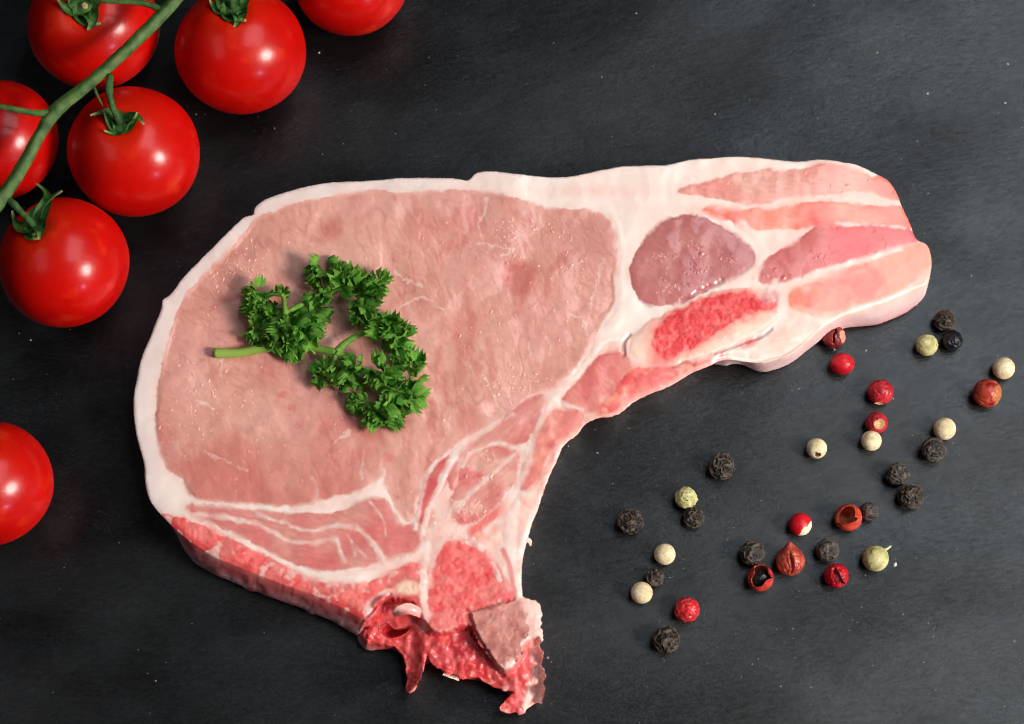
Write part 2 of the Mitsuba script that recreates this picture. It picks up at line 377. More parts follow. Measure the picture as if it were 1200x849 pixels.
m3 = lean('side_muscle', [(542,541),(556,527),(576,521.5),(596,523),(607,530),(609,553),(599,572),(582,592),(560,609),(540,615),(528,600),(530,585),(540,565)], C['musc'], C['loin2'], 1.8, 2.2, 8, 1.4, 18, -0.6, 9)
lean('side_muscle', [(500,560),(514,546),(524,535),(530,540),(520,566),(508,590),(500,612),(494,620),(489,606),(494,582)], C['deep'], C['musc'], 2, 1.6, 6, 1.4, 15, -1.0, 10)
lean('lower_muscle', [(217,592),(246,593),(299,600),(352,604),(401,604),(423,588),(451,583),(464,610),(474,618),(490,614),(497,628),(490,648),(469,660),(451,660),(419,668),(387,671),(352,663),(331,651),(281,626),(250,612),(228,604)], C['musc'], C['loin'], 1.8, 2.4, 9, 1.5, 30, 0.25, 11)
# bones
sd_e = lean('bone_edge', [(185,600),(211,606),(246,618),(288,641),(331,659),(359,678),(394,685),(440,681),(455,670),(490,655),(505,668),(502,690),(488,700),(470,694),(452,690),(436,700),(424,722),(436,734),(420,732),(360,706),(280,674),(230,650),(196,622)], C['edge'], C['marrow2'], 3.0, 1.5, 8, 1.8, 14, None, 12)
paint(C['flesh'], 0.85 * sm(-1, 2, sd_e) * sm(14, 4, d_edge) * sm(-0.25, 0.1, N(26, 41)) * sm(470, 420, x))
paint(C['marrow'], 0.55 * sm(0, 3, sd_e) * sm(0.05, 0.22, N(9, 42)))
paint(C['pale'], 0.75 * sm(0, 3, sd_e) * sm(0.06, 0.20, N(11, 43)))
sd_c = lean('spine_bone', [(519,637),(534,631),(550,630),(568,640),(584,660),(598,690),(603,702),(590,722),(560,730),(520,740),(503,742),(498,720),(503,690),(508,665)], C['chine'], C['chine2'], 5.0, 2.2, 9, 1.7, 10, None, 13)
paint(C['marrow'], 0.6 * sm(0, 3, sd_c) * sm(0.03, 0.2, N(7, 44)))
sd_f = lean('spine_flesh', [(498,735),(520,742),(546,730),(556,738),(570,764),(590,790),(602,780),(618,748),(634,745),(640,800),(640,845),(580,845),(590,820),(540,800),(500,785),(470,820),(470,775),(420,755),(420,738),(440,722),(452,700),(472,702),(490,708)], C['flesh'], C['flesh2'], 2.5, 1.0, 8, 1.8, 9, None, 14)
PwK = Pw
Pw = Pw + np.stack([N(5, 200) * 9, N(5, 201) * 9], 1)
sd_g = lean('cut_vertebra', [(546,717),(575,711),(600,703),(614,700),(618,715),(620,742),(612,760),(606,778),(602,770),(593,776),(591,790),(585,776),(570,766),(560,752),(552,738)], C['grey'], C['grey2'], 1.6, 0.0, 8, 1.6, 12, None, 15, 1)
Pw = PwK
sd_l = lean(None, [(612,702),(630,700),(636,715),(635,760),(640,800),(636,826),(612,842),(618,810),(626,790),(622,750),(619,725)], C['pale'], C['fat2'], 2.5, 0.6, 8, 1.6, 12, None, 16)
paint(C['flesh2'], 0.6 * sm(0, 3, sd_l) * sm(0.0, 0.2, N(8, 45)) * sm(740, 780, y))
paint(C['dark'] * 1.6, 0.38 * sm(0, 3, sd_f) * (sd_g < 0) * sm(795, 755, y) * sm(495, 515, x) * sm(-0.25, 0.1, N(16, 46)))  # dark red flesh below the spine, with recess shade put into its colour
paint(C['pale'], 0.7 * sm(0, 2, sd_f) * sm(0.17, 0.24, N(7, 146)) * (sd_g < 0) * sm(9, 3, d_edge))
paint(C['dark'] * 0.9, 0.35 * sm(3, -2, np.hypot((x - 545) / 1.2, y - 755) - 14) + 0.3 * sm(3, -2, np.hypot((x - 590), y - 797) - 9) + 0.9 * sm(3, -2, np.hypot((x - 448) / 1.2, y - 709) - 11) + 0.8 * sm(3, -2, np.hypot((x - 482) / 1.4, y - 704) - 7))  # cavities painted darker: blood-red tissue plus shade in the colour
paint(C['cream'], 0.9 * sm(3, -3, np.hypot((x - 478) / 1.5, (y - 690)) - 9))
paint(lerp(C['flesh2'], C['flesh'], np.clip(0.5 + N(9, 171) * 2, 0, 1)), 0.85 * sm(-12, -3, sd_f) * sm(690, 698, y) * sm(508, 500, x) * sm(418, 426, x))
paint(lerp(C['pale'], C['red'], np.clip(0.35 + N(18, 172) * 2.4, 0, 1)), 0.5 * sm(-24, -4, sd_c) * sm(2, -2, sd_c) * sm(-0.1, 0.15, N(16, 173)))
# rib bone
sd_r = lean('rib_bone', [(737,410),(740,393),(755,380),(774,369),(808,356),(834,341),(869,337),(895,337),(911,345),(913,358),(911,370),(895,386),(862,401),(839,412),(817,418),(793,427),(769,430),(743,420)], srgb(248, 212, 190), C['pale'], 2.2, 9.0, 13, 1.2, 24, None, 17)
sd_m = 0.8 + N(9, 193) * 7 + reg([(764,392),(780,370),(804,358),(839,344),(873,342),(890,350),(909,354),(908,362),(880,369),(848,384),(828,402),(800,416),(776,424),(764,410)])
paint(lerp(C['marrow'], C['marrow2'], np.clip(0.35 + N(6, 47) * 2.2, 0, 1)), sm(-6, 4, sd_m))
paint(lerp(C['salmon'], C['marrow2'], 0.4), 0.6 * sm(0, 3, sd_r) * sm(-14, 0, sd_m) * sm(2, -2, sd_m))
paint(C['flesh'] * 0.85, 0.5 * sm(0, 2, sd_m) * sm(0.08, 0.25, N(4.5, 48, 2)))
paint(srgb(205, 130, 140), 0.7 * sm(5, -3, np.hypot((x - 903) / 1.3, y - 349) - 8))
paint(C['marrow2'], 0.6 * sm(6, -6, np.hypot((x - 775) / 1.5, y - 428) - 9))
h += np.where(sd_m > 0, N(3.0, 49, 2) * 1.0 * sm(0, 3, sd_m), 0)
lob = reg([(850,421),(880,400),(905,385),(920,365),(950,372),(968,380),(955,395),(930,415),(900,424)])
paint(C['pale'], 0.5 * sm(0, 8, lob) * sm(-0.1, 0.2, N(14, 56)))
paint(C['fat'], 0.5 * sm(0, 6, lob) * sm(0.0, 0.2, N(9, 57)))
paint(C['flesh2'], 0.75 * sm(4, -3, np.hypot((x - 878) / 2.0, (y - 402) + (x - 878) * 0.35) - 5))

# seams of fat between the muscles, sinews and marbling: (x, y, half width)
SEAMS = [
    ([(281,592,2), (310,594,3), (338,597,5), (370,594,7), (395,588,8), (415,583,7), (438,570,5), (449,557,2), (450,552,1)], 0.95),
    ([(228,590,2.5), (255,593,2.2), (285,594,2)], 0.8), ([(370,590,2.5), (372,575,1.5), (366,562,1)], 0.7),
    ([(228,603,2), (271,608,2.2), (310,618,2.6), (338,634,2.2), (366,636,2), (391,632,2), (398,645,2), (404,658,1.5)], 0.8),
    ([(302,603,1.5), (331,613,1.8), (359,622,1.8), (387,617,2.5), (401,616,3.5), (423,623,2.5), (440,641,3), (451,662,5)], 0.8),
    ([(352,667,3), (387,673,5), (423,669,6), (454,662,7), (486,651,6), (500,636,5)], 0.9),
    ([(434,588,1), (448,608,1.2), (452,628,1)], 0.5), ([(408,628,.8), (420,645,.8), (428,652,.8)], 0.5), ([(412,634,.7), (416,652,.7)], 0.5),
    ([(454,583,2), (464,602,2.2), (474,615,3)], 0.75), ([(478,600,1), (490,625,1.4), (500,640,2)], 0.6),
    ([(521,534,1), (508,548,2), (499,562,2.6), (494,582,3), (490,602,3), (486,620,2.5)], 0.85),
    ([(545,524,3), (530,540,4), (520,558,5), (510,582,5), (500,604,5), (495,626,4)], 0.9),
    ([(600,486,2.5), (580,498,3.5), (556,512,4.5), (538,524,5), (528,540,4)], 0.85),
    ([(730,395,5), (712,398,4), (700,408,5), (686,427,7), (668,446,8), (652,463,7), (640,482,5), (630,500,4), (622,520,5), (617,545,6), (605,572,5), (588,594,6), (570,612,9)], 0.95),
    ([(640,462,5), (655,472,4), (668,476,3), (682,480,2)], 0.7),
    ([(542,548,1.2), (550,532,1.8), (566,524,2), (585,520,2.6), (602,525,3), (614,524,4)], 0.85),
    ([(535,598,3), (548,582,2.5), (566,565,2), (588,545,2), (605,532,1.5)], 0.75),
    ([(520,610,4), (532,592,4), (540,588,3)], 0.7),
    ([(684,240,3), (708,246,5), (722,262,5), (728,290,5), (728,330,5), (726,362,6), (712,385,6)], 0.9),
    ([(870,262,3), (885,276,6), (893,292,7), (890,310,5), (884,328,4)], 0.85),
    ([(912,336,5), (935,330,5), (960,320,4), (985,312,3.5), (1020,302,3), (1055,292,2)], 0.85),
    ([(908,330,4), (900,342,6), (905,352,4)], 0.6),
    ([(980,263,2), (1020,264,1.5), (1060,267,1)], 0.6),
    ([(545,634,4), (562,640,4.5), (574,652,4), (582,668,3.6), (586,680,3)], 0.75),
    ([(604,590,6), (598,620,9), (598,650,9), (602,680,6)], 0.9), ([(620,600,6), (612,630,6), (609,660,4)], 0.7),
    ([(500,640,8), (497,665,6), (496,690,5), (498,715,5), (497,738,5)], 0.75),
    ([(812,422,4), (840,416,4), (870,404,3)], 0.5),
    ([(1060,352,6), (1030,362,6), (1000,370,6)], 0.6),
]
for pts, a in SEAMS:
    d = near(np.array(pts) * [1, 1, 0.66])
    sw = 1.2 + 2.6 * sm(-0.1, 0.2, N(16, 160, 2))
    sc = lerp(lerp(C['fat'], C['fat2'], np.clip(0.4 + N(12, 61) * 2, 0, 1)), C['pale'], np.clip(0.15 + N(22, 161) * 2.2, 0, 0.75))
    paint(sc, a * sm(sw + 1, -sw, d + N(5, 62, 2) * 2.5 + N(14, 162, 2) * 3.0) * (1 - 0.45 * sm(0, 0.25, N(10, 163))))
    h += 0.3 * sm(2, -3, d)
# fine marbling and silverskin threads on the loin
THREADS = [[(568,220),(570,240),(560,262),(566,280)], [(560,285),(600,292),(590,300)], [(706,304),(700,335),(690,362)], [(668,368),(684,378),(690,400),(689,418)], [(642,398),(645,418)], [(620,403),(622,420)],
           [(570,445),(580,470),(592,484)], [(461,318),(480,330),(496,338)], [(470,360),(500,352),(520,365)], [(240,530),(262,540),(290,552)], [(230,470),(250,480)], [(262,420),(258,440)], [(390,520),(410,506)], [(425,530),(424,560)]]
for k, t in enumerate(THREADS):
    paint(C['fat2'], 0.55 * inl * sm(1.6, -0.4, near(t, 0.5, 1.6) + N(6, 63, 2) * 3))
# darker streaks along the grain, and the dull purplish corner next to the fat
for t in [[(545,330),(552,380),(548,420)], [(572,400),(578,440),(572,470)], [(625,310),(612,345),(605,370)], [(660,300),(645,320),(640,345)], [(520,380),(515,430),(522,470)], [(560,430),(556,470)], [(503,470),(507,520),(500,548)], [(535,395),(541,430),(537,450)], [(380,500),(388,530),(382,560)], [(300,330),(310,350),(330,352)], [(250,360),(275,350),(290,355)]]:
    paint(C['loin3'] * [0.92, 0.8, 0.8], 0.42 * inl * sm(7, -1, near(t, 1.2, 1.5) + N(12, 170) * 8))
paint(srgb(188, 122, 114), 0.5 * inl * np.exp(-((x - 695) / 45) ** 2 - ((y - 285) / 38) ** 2))
paint(srgb(206, 116, 106), 0.45 * inl * np.exp(-((x - 300) / 120) ** 2 - ((y - 555) / 32) ** 2))
# blood-red flecks
for cx, cy, r in [(330, 463, 6), (340, 478, 10), (352, 500, 8), (425, 533, 16), (455, 536, 10), (590, 325, 7), (604, 312, 6)]:
    paint(srgb(206, 84, 80), 0.42 * sm(r * 1.4, 0, np.hypot(x - cx, (y - cy) * 1.4) + N(8, 64) * 10))
paint(srgb(240, 84, 78), 0.75 * sm(5, -4, np.abs((y - 612) + (x - 568) * 0.75) - 6) * sm(545, 555, x) * sm(600, 580, x))
paint(srgb(226, 100, 96), 0.7 * sm(2, -2, near([(590,645),(597,662),(601,680),(603,700)], 3)))
inner_e = sm(600, 612, x) * sm(870, 845, x) * sm(412, 425, y) * sm(700, 690, y) * sm(13, 3, d_edge)
paint(lerp(srgb(238, 170, 152), srgb(228, 128, 120), np.clip(0.4 + N(11, 220) * 3, 0, 1)), 0.6 * inner_e * sm(-0.25, 0.1, N(17, 221)))
paint(lerp(srgb(244, 190, 172), srgb(238, 160, 146), np.clip(0.4 + N(16, 230) * 2.4, 0, 1)), 0.42 * sm(870, 930, x) * sm(205, 225, y) * sm(372, 350, y) * np.clip((col[:, 1] - 0.45) * 4, 0, 1))
tail = sm(-4, 8, reg([(872,418),(915,382),(925,352),(968,372),(1067,336),(1095,322),(1090,350),(1000,372),(960,396),(915,424),(880,428)]))
paint(lerp(srgb(246, 190, 172), srgb(240, 210, 198), np.clip(0.4 + N(13, 222) * 2.6, 0, 1)), 0.62 * tail)
# crevices: carved in, and painted blood-dark red that adds shade to the colour
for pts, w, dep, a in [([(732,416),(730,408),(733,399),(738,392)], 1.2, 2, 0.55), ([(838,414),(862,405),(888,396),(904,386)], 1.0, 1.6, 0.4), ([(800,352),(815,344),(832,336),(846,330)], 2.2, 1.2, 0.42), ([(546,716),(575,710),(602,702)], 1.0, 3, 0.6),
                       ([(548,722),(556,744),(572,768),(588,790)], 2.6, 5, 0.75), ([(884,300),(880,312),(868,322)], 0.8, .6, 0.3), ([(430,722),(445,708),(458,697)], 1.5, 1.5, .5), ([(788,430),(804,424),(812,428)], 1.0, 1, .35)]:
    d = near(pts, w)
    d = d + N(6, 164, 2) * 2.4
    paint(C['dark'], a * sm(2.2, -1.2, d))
    h -= dep * sm(2.5, -1.2, d)
porous = sm(0, 3, np.maximum(sd_c, np.maximum(sd_g, sd_e)))
h += porous * (N(3.2, 65, 2) * 0.9 + N(11, 66, 2) * 1.8)
fl = sm(0, 3, sd_f) * (sd_g < 0)
h += fl * (N(9, 67, 2) * 6 + N(3, 68, 2) * 0.7)
col *= (1 + porous * N(2.6, 69, 2) * 0.22)[:, None]
# beads of moisture on the lean meat
wet_w = 0.05 * inl * sm(-0.05, 0.18, N(30, 210)) + 0.9 * inl * (np.exp(-np.hypot((x - 268) / 32, (y - 318) / 26) ** 2) + 0.8 * np.exp(-np.hypot((x - 592) / 26, (y - 285) / 20) ** 2) + 0.6 * np.exp(-np.hypot((x - 604) / 34, (y - 448) / 20) ** 2) + 0.25 * np.exp(-np.hypot((x - 235) / 40, (y - 470) / 50) ** 2) + 0.4 * np.exp(-np.hypot((x - 660) / 20, (y - 310) / 60) ** 2))
bead_w = 0.0 * inl + 0.9 * sm(0, 4, reg([(745,320),(760,290),(800,270),(860,290),(870,315),(800,345),(765,350)])) + 0.8 * sm(0, 5, s3) + 0.8 * sm(2, 5, m3) + 0.2 * sm(0, 3, s1)
bead_w = 0.35 * bead_w * sm(-0.05, 0.22, N(32, 70)) + 0.15 * sm(60, 15, np.hypot((x - 265), (y - 320) * 1.2)) + 0.1 * sm(45, 10, np.hypot(x - 590, y - 288)) + 0.4 * sm(40, 10, np.hypot(x - 555, y - 610)) + 0.15 * sm(40, 5, np.hypot(x - 600, y - 450))
cand = rng.choice(len(P), 9000, replace=False)
cand = cand[rng.random(len(cand)) < 0.42 * bead_w[cand]]
tree = cKDTree(P)
for c in cand:
    r = rng.uniform(1.4, 2.1) * (1 + 0.7 * (rng.random() < 0.12))
    k = tree.query_ball_point(P[c], r)
    q = (P[k] - P[c]) / r
    an = rng.uniform(0, np.pi)
    q = q @ np.array([[math.cos(an), -math.sin(an)], [math.sin(an), math.cos(an)]]) * [1.0, rng.uniform(1, 1.8)]
    h[k] += 0.46 * r * np.maximum(0, 1 - (q**2).sum(1))
wet_w = wet_w + 1.9 * sm(0, 4, reg([(748,322),(765,292),(800,275),(860,290),(870,315),(800,342),(765,350)])) * sm(-0.12, 0.12, N(20, 211)) + 0.9 * sm(0, 5, s3) * sm(0, 0.2, N(20, 212)) + 0.9 * sm(2, 5, m3) * sm(0, 0.2, N(14, 213))
wet_w = wet_w + 0.5 * np.exp(-np.hypot((x - 545) / 30, (y - 612) / 22) ** 2) + 0.06 * sm(0, 3, s1)
drop_at = rng.choice(len(P), 1500, replace=False, p=wet_w / wet_w.sum())
# rounded edge of the cut face
R = 4.5 + 24 * sm(60, 10, np.hypot((x - 900) / 1.4, y - 420)) + 3 * sm(560, 620, y)
u = np.clip(1 - d_edge / R, 0, 1)
h -= R * (1 - np.sqrt(np.maximum(0, 1 - 0.96 * u**2))) * 0.8
h *= sm(-0.5, 5, d_edge) * 0.6 + 0.4
# thickness: about 14 mm, thinner where the saw left tatters of flesh below the spine
z = 0.0115 - 0.002 * sm(940, 1090, x) + 0 * x
lowz = np.where(sd_g > -1, 0, sm(-3, 8, sd_f))
z = z - 0.0038 * lowz - 0.0018 * lowz * sm(775, 830, y) - 0.0025 * lowz * sm(500, 480, x) * sm(720, 745, y)
z = z - 0.0020 * sm(0, 8, sd_l) * sm(770, 830, y)
W3, _ = at(x, y, z)
W3[:, 2] = np.maximum(W3[:, 2] + h * PX, 0.0012)

dv_, df_, dc_, dn_ = [], [], [], 0
drop_ico = trimesh.creation.icosphere(subdivisions=2)
for c in drop_at:
    r = rng.choice([0.55, 0.8, 1.1, 1.5], p=[0.42, 0.34, 0.18, 0.06]) * PX
    an, el = rng.uniform(0, np.pi), rng.uniform(1.0, 2.3)
    v = drop_ico.vertices * [r * el, r, r * 0.55]
    v = v @ np.array([[math.cos(an), math.sin(an), 0], [-math.sin(an), math.cos(an), 0], [0, 0, 1]])
    dv_.append(W3[c] + v); df_.append(drop_ico.faces + dn_); dn_ += len(v)
    dc_.append(np.tile(np.minimum(col[c] * 1.08 + 0.02, 0.9), (len(v), 1)))


# side wall: rings from the edge of the cut face down to the board
def wall(idx, flare, base):
    p0 = W3[idx]
    t = np.roll(p0, -1, 0) - np.roll(p0, 1, 0)
    n2 = np.stack([-t[:, 1], t[:, 0]], 1)
    n2 = ndimage.gaussian_filter1d(n2, 2.5, axis=0, mode='wrap')
    n2 /= np.linalg.norm(n2, axis=1, keepdims=True) + 1e-12
    rows, cols, ring0 = [], [], idx
    levels = [0.08, 0.2, 0.34, 0.5, 0.66, 0.82, 0.95, 1.0]
    for li, s in enumerate(levels):
        o = flare * (math.sin(s * 1.9) * 0.9 + 0.1 * s) - 0.0012 * max(0, (s - 0.86) / 0.14) ** 2
        q = p0.copy()
        bl = min(1, s * 2.2)
        q[:, :2] = p0[:, :2] * (1 - bl) + bl * ndimage.gaussian_filter1d(p0[:, :2], 6 + 5 * s, axis=0, mode='wrap')
        q[:, 2] = p0[:, 2] * (1 - s) + 0.0003 * s
        nn = meshkit.fbm(q * 420, 3, 71) - 0.5
        q[:, :2] += n2 * (o + (0.0003 + 0.0007 * (base[3] if base[3] is not None else 0)) * nn * min(1, s * 4) * np.clip(p0[:, 2] / 0.012, 0.3, 1))[:, None]
        mott = np.clip(0.5 + 2 * (meshkit.fbm(q * 300, 3, 72) - 0.5), 0, 1)
        c = lerp(base[0], base[1], mott) * (1 + 0.12 * (meshkit.fbm(q * 1500, 2, 73) - 0.5))[:, None]
        if base[2] is not None:
            st = s + 0.30 * (meshkit.fbm(q * 170, 3, 74) - 0.5)
            c = lerp(c, lerp(srgb(222, 180, 182), srgb(222, 124, 124), sm(0.62, 0.9, st)), base[2] * sm(0.25, 0.5, st) * 0.85)
            c = lerp(c, srgb(170, 40, 48), base[3] * np.exp(-((st - 0.22) / 0.12) ** 2) * 0.85)
        c = lerp(c, ndimage.gaussian_filter1d(col[idx], 10, axis=0, mode='wrap'), np.clip(1 - s * 3.5 + 0.9 * (meshkit.fbm(q * 500, 3, 75) - 0.5), 0, 1))
        rows.append(q)
        cols.append(c)
    return rows, cols


xo, yo = out.T
fl_lo = sm(600, 650, yo) * sm(480, 420, xo)
fl_r = sm(985, 1035, xo) * sm(320, 345, yo)
tat = sm(690, 730, yo) * sm(420, 450, xo)
inner = sm(905, 860, xo) * sm(415, 425, yo) * sm(600, 612, xo) * sm(705, 690, yo)
rimw = sm(640, 600, yo) * sm(420, 380, xo) + sm(260, 240, yo) * sm(380, 420, xo)
flare = 0.0007 - 0.0018 * np.clip(rimw, 0, 1) - 0.0032 * inner + 0.0022 * fl_lo + 0.0022 * fl_r - 0.0012 * tat
wp, wc2 = lerp(srgb(236, 206, 204), srgb(205, 158, 158), fl_lo), lerp(srgb(236, 190, 186), srgb(182, 96, 100), fl_lo)
wp, wc2 = lerp(wp, C['flesh2'], tat), lerp(wc2, C['flesh'] * 0.7, tat)
allV, allC = [W3], [col]
faces = [F]
flab = [part[F].max(1) * 0 + np.sort(part[F], 1)[:, 1]]
base_n = len(P)
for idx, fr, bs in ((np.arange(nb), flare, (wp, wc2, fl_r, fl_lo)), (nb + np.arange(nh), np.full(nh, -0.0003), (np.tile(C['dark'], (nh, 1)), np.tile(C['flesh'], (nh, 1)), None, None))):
    rows, cols = wall(idx, fr, bs)
    prev = idx
    for q, c in zip(rows, cols):
        cur = base_n + np.arange(len(idx))
        base_n += len(idx)
        allV.append(q)
        allC.append(c)
        a, b, c2, d2 = prev, np.roll(prev, -1), np.roll(cur, -1), cur
        f = np.vstack([np.stack([a, b, c2], 1), np.stack([a, c2, d2], 1)])
        if len(idx) == nh:
            f = f[:, ::-1] if False else f
        faces.append(f)
        flab.append(np.tile(part[idx], 2))
        prev = cur
CV, CC, CF, CL = np.vstack(allV), np.vstack(allC), np.vstack(faces), np.concatenate(flab)
fn = np.cross(CV[CF[:, 1]] - CV[CF[:, 0]], CV[CF[:, 2]] - CV[CF[:, 0]])
CN = np.zeros_like(CV)
for k in range(3):
    np.add.at(CN, CF[:, k], fn)
CN /= np.linalg.norm(CN, axis=1, keepdims=True) + 1e-20
MAT = {'fat': 'fat_material', 'round_muscle': 'wet_material', 'side_muscle': 'wet_material', 'rib_bone': 'bone_material', 'spine_bone': 'bone_material', 'bone_edge': 'bone_material', 'cut_vertebra': 'bone_material', 'spine_flesh': 'flesh_material'}
tag('pork_chop', 'raw pale pink pork chop with white fat rim and sawn bone lying on slate', 'pork chop')
PLAB = {'fat': 'white fat rim and seams around the pink meat', 'loin_muscle': 'large pale pink eye of the chop under the parsley', 'round_muscle': 'oval purplish muscle set in white fat', 'rib_bone': 'cream rib bone with red marrow', 'spine_bone': 'red porous cut bone at the bottom of the chop',
        'cut_vertebra': 'greyish brown sawn bone face at the bottom tip', 'spine_flesh': 'dark red tatters below the sawn bone', 'bone_edge': 'mottled red and cream lower left edge', 'belly_flap': 'salmon coloured flap at the right end', 'lower_muscle': 'veined muscle along the lower left edge'}
done = set()
for pi, name in enumerate(PARTS):
    f = CF[CL == pi]
    if len(f) == 0:
        continue
    used, inv = np.unique(f, return_inverse=True)
    key = f'pork_chop__{name}'
    k = 0
    while key in scene:
        k += 1
        key = f'pork_chop__{name}_{k:03d}'
    path = meshkit.write_ply((CV[used], inv.reshape(-1, 3)), False, None, CC[used], normals=CN[used])
    scene[key] = {'type': 'ply', 'filename': path, 'face_normals': False, 'bsdf': {'type': 'ref', 'id': MAT.get(name, 'lean_material')}}
    if name in PLAB:
        labels[key] = {'label': PLAB[name]}


material('droplet_material', roughness=0.10, specular=0.9, clearcoat=1.0, clearcoat_gloss=1.0)
obj('moisture', (np.vstack(dv_), np.vstack(df_)), 'droplet_material', 'pork_chop', color=np.vstack(dc_))
labels['pork_chop__moisture'] = {'label': 'tiny beads of moisture glinting on the raw meat', 'kind': 'stuff'}


def ribbon(pts, widths, thick, nw=7, n=24, curl=0.0, seed=0, ups=(0, 0, 1)):
    """A thin curved strip along pts with half widths, closed, with depth."""
    p = spline(pts, n)
    w = np.interp(np.linspace(0, 1, n), np.linspace(0, 1, len(widths)), widths)
    t = np.gradient(p, axis=0)
    t /= np.linalg.norm(t, axis=1, keepdims=True)
    u = np.broadcast_to(np.asarray(ups, float), p.shape)
    s = np.cross(t, u)
    s /= np.linalg.norm(s, axis=1, keepdims=True) + 1e-9
    nn = np.cross(s, t)
    k = np.linspace(-1, 1, nw)
    top = p[:, None] + s[:, None] * (w[:, None] * k)[..., None] + nn[:, None] * (curl * w[:, None] * k**2)[..., None]
    bot = top - nn[:, None] * (thick * (1 - 0.9 * k**4))[None, :, None]
    v = np.vstack([top.reshape(-1, 3), bot.reshape(-1, 3)])
    i, j = np.meshgrid(np.arange(n - 1), np.arange(nw - 1), indexing='ij')
    q = np.stack([i * nw + j, i * nw + j + 1, (i + 1) * nw + j + 1, (i + 1) * nw + j], -1).reshape(-1, 4)
    m = n * nw
    qs = [q, q[:, ::-1] + m]
    for e_ in (np.arange(n - 1) * nw, np.arange(n - 1) * nw + nw - 1):
        qs.append(np.stack([e_, e_ + nw, e_ + nw + m, e_ + m], 1))
    for e_ in (np.arange(nw - 1), (n - 1) * nw + np.arange(nw - 1)):
        qs.append(np.stack([e_, e_ + 1, e_ + 1 + m, e_ + m], 1))
    return v, np.vstack(qs), np.tile(np.tile(k, n), 2), np.tile(np.repeat(np.linspace(0, 1, n), nw), 2)


pt = lambda a, b, z: at(a, b, z)[0]
v, q, k, s = ribbon([pt(461, 722, .0105), pt(468, 717, .0125), pt(478, 714, .0128), pt(488, 717, .012), pt(494, 722, .0105)], [.0003, .0011, .0013, .0011, .0005], .0006, curl=0.5)
obj('sinew_curl', (v, q), 'wet_material', 'pork_chop', color=lerp(C['pale'], C['flesh2'], np.clip(0.3 + 0.4 * k, 0, 1)))
v, q, k, s = ribbon([pt(612, 634, .006), pt(618, 633, .0055), pt(621, 635, .005), pt(622, 640, .0045)], [.0005, .0006, .0005, .0002], .0003)
obj('meat_scrap', (v, q), 'fat_material', 'pork_chop', color=np.tile(C['pale'], (len(v), 1)))
v, q, k, s = ribbon([pt(522, 786, .0062), pt(530, 791, .006), pt(538, 798, .0045)], [.0012, .0009, .0001], .0006)
obj('meat_scrap', (v, q), 'fat_material', 'pork_chop', color=np.tile(C['cream'], (len(v), 1)))

# ------------------------------------------------------------------ parsley
rng = np.random.default_rng(11)
tag('parsley_sprig', 'curly green parsley sprig lying on the pink meat', 'parsley')
ZM = 0.0120


def stem_col(v, seed, a=(118, 158, 58), b=(86, 128, 40)):
    t = np.clip(0.5 + 2 * (meshkit.fbm(v * np.array([700, 700, 700]), 3, seed) - 0.5), 0, 1)
    return lerp(srgb(*a), srgb(*b), t)


STEMS = [([(251, 414, 1.1), (279, 414, 1.2), (311, 408, 2), (338, 404, 3), (364, 408, 4), (394, 413, 6)], 6.0, 4.6), ([(394, 413, 6), (408, 400, 5), (432, 386, 4.5), (448, 376, 3)], 5.0, 2.6), ([(394, 413, 6), (410, 426, 5), (428, 437, 4), (446, 448, 4), (456, 456, 4)], 5.0, 2.4),
         ([(338, 408, 3), (337, 385, 6), (334, 365, 7), (332, 346, 6)], 5.5, 2.6), ([(335, 368, 7), (352, 358, 4), (376, 353, 3.5), (392, 342, 4), (406, 336, 4)], 3.6, 3), ([(388, 347, 3.5), (380, 326, 3), (373, 314, 3)], 3.4, 2.6), ([(394, 414, 6), (388, 430, 6), (378, 437, 5)], 3.2, 2.4),
         ([(332, 346, 7), (318, 345, 5), (300, 342, 3)], 2.6, 1.8)]
for k, (pts, ra, rb) in enumerate(STEMS):
    pa = np.array(pts, float)
    w = at(pa[:, 0], pa[:, 1], ZM + pa[:, 2] * 0.0007)[0]
    path = spline(w, 40)
    v, f = tube(path, np.linspace(ra, rb, 40) * PX * 0.93, 12, 0.10, k)
    obj('stem', (v, f), 'stem_material', 'parsley_sprig', color=stem_col(v, k) if k else lerp(stem_col(v, k), srgb(150, 178, 80), sm(0.02, 0, np.linalg.norm(v - path[0], axis=1))))


def frill(base, direction, up, L, Wd, curl, teeth, ruffle, ph):
    """One toothed, ruffled lobe of a curly parsley leaf: (vertices, faces, colour weight)."""
    nu, nw = 7, 2 * teeth + 1
    d = direction / np.linalg.norm(direction)
    s = np.cross(up, d)
    s /= np.linalg.norm(s) + 1e-9
    n = np.cross(d, s)
    uu, kk = np.meshgrid(np.linspace(0, 1, nu), np.linspace(-1, 1, nw), indexing='ij')
    tooth = 1 - 0.42 * (np.arange(nw) % 2 == 0) * np.ones((nu, 1)) * uu**2
    length = L * uu * tooth * (1 - 0.28 * kk**2)
    wid = Wd * kk * (0.16 + 0.84 * np.sin(np.pi * 0.5 * np.minimum(1, uu * 1.25)) * (1 - 0.25 * uu**3))
    ht = L * (curl * uu**2) + ruffle * Wd * uu * np.sin(kk * 4.2 + ph) + 0.25 * Wd * kk**2 * uu
    v = base + d * length[..., None] + s * wid[..., None] + n * ht[..., None]
    i, j = np.meshgrid(np.arange(nu - 1), np.arange(nw - 1), indexing='ij')
    q = np.stack([i * nw + j, i * nw + j + 1, (i + 1) * nw + j + 1, (i + 1) * nw + j], -1).reshape(-1, 4)
    rib = np.exp(-(kk / 0.22) ** 2) * (1 - 0.7 * uu) + 0.35 * (np.arange(nw) % 2 == 1) * (uu > 0.8)
    return v.reshape(-1, 3), q, np.stack([rib, uu], -1).reshape(-1, 2)


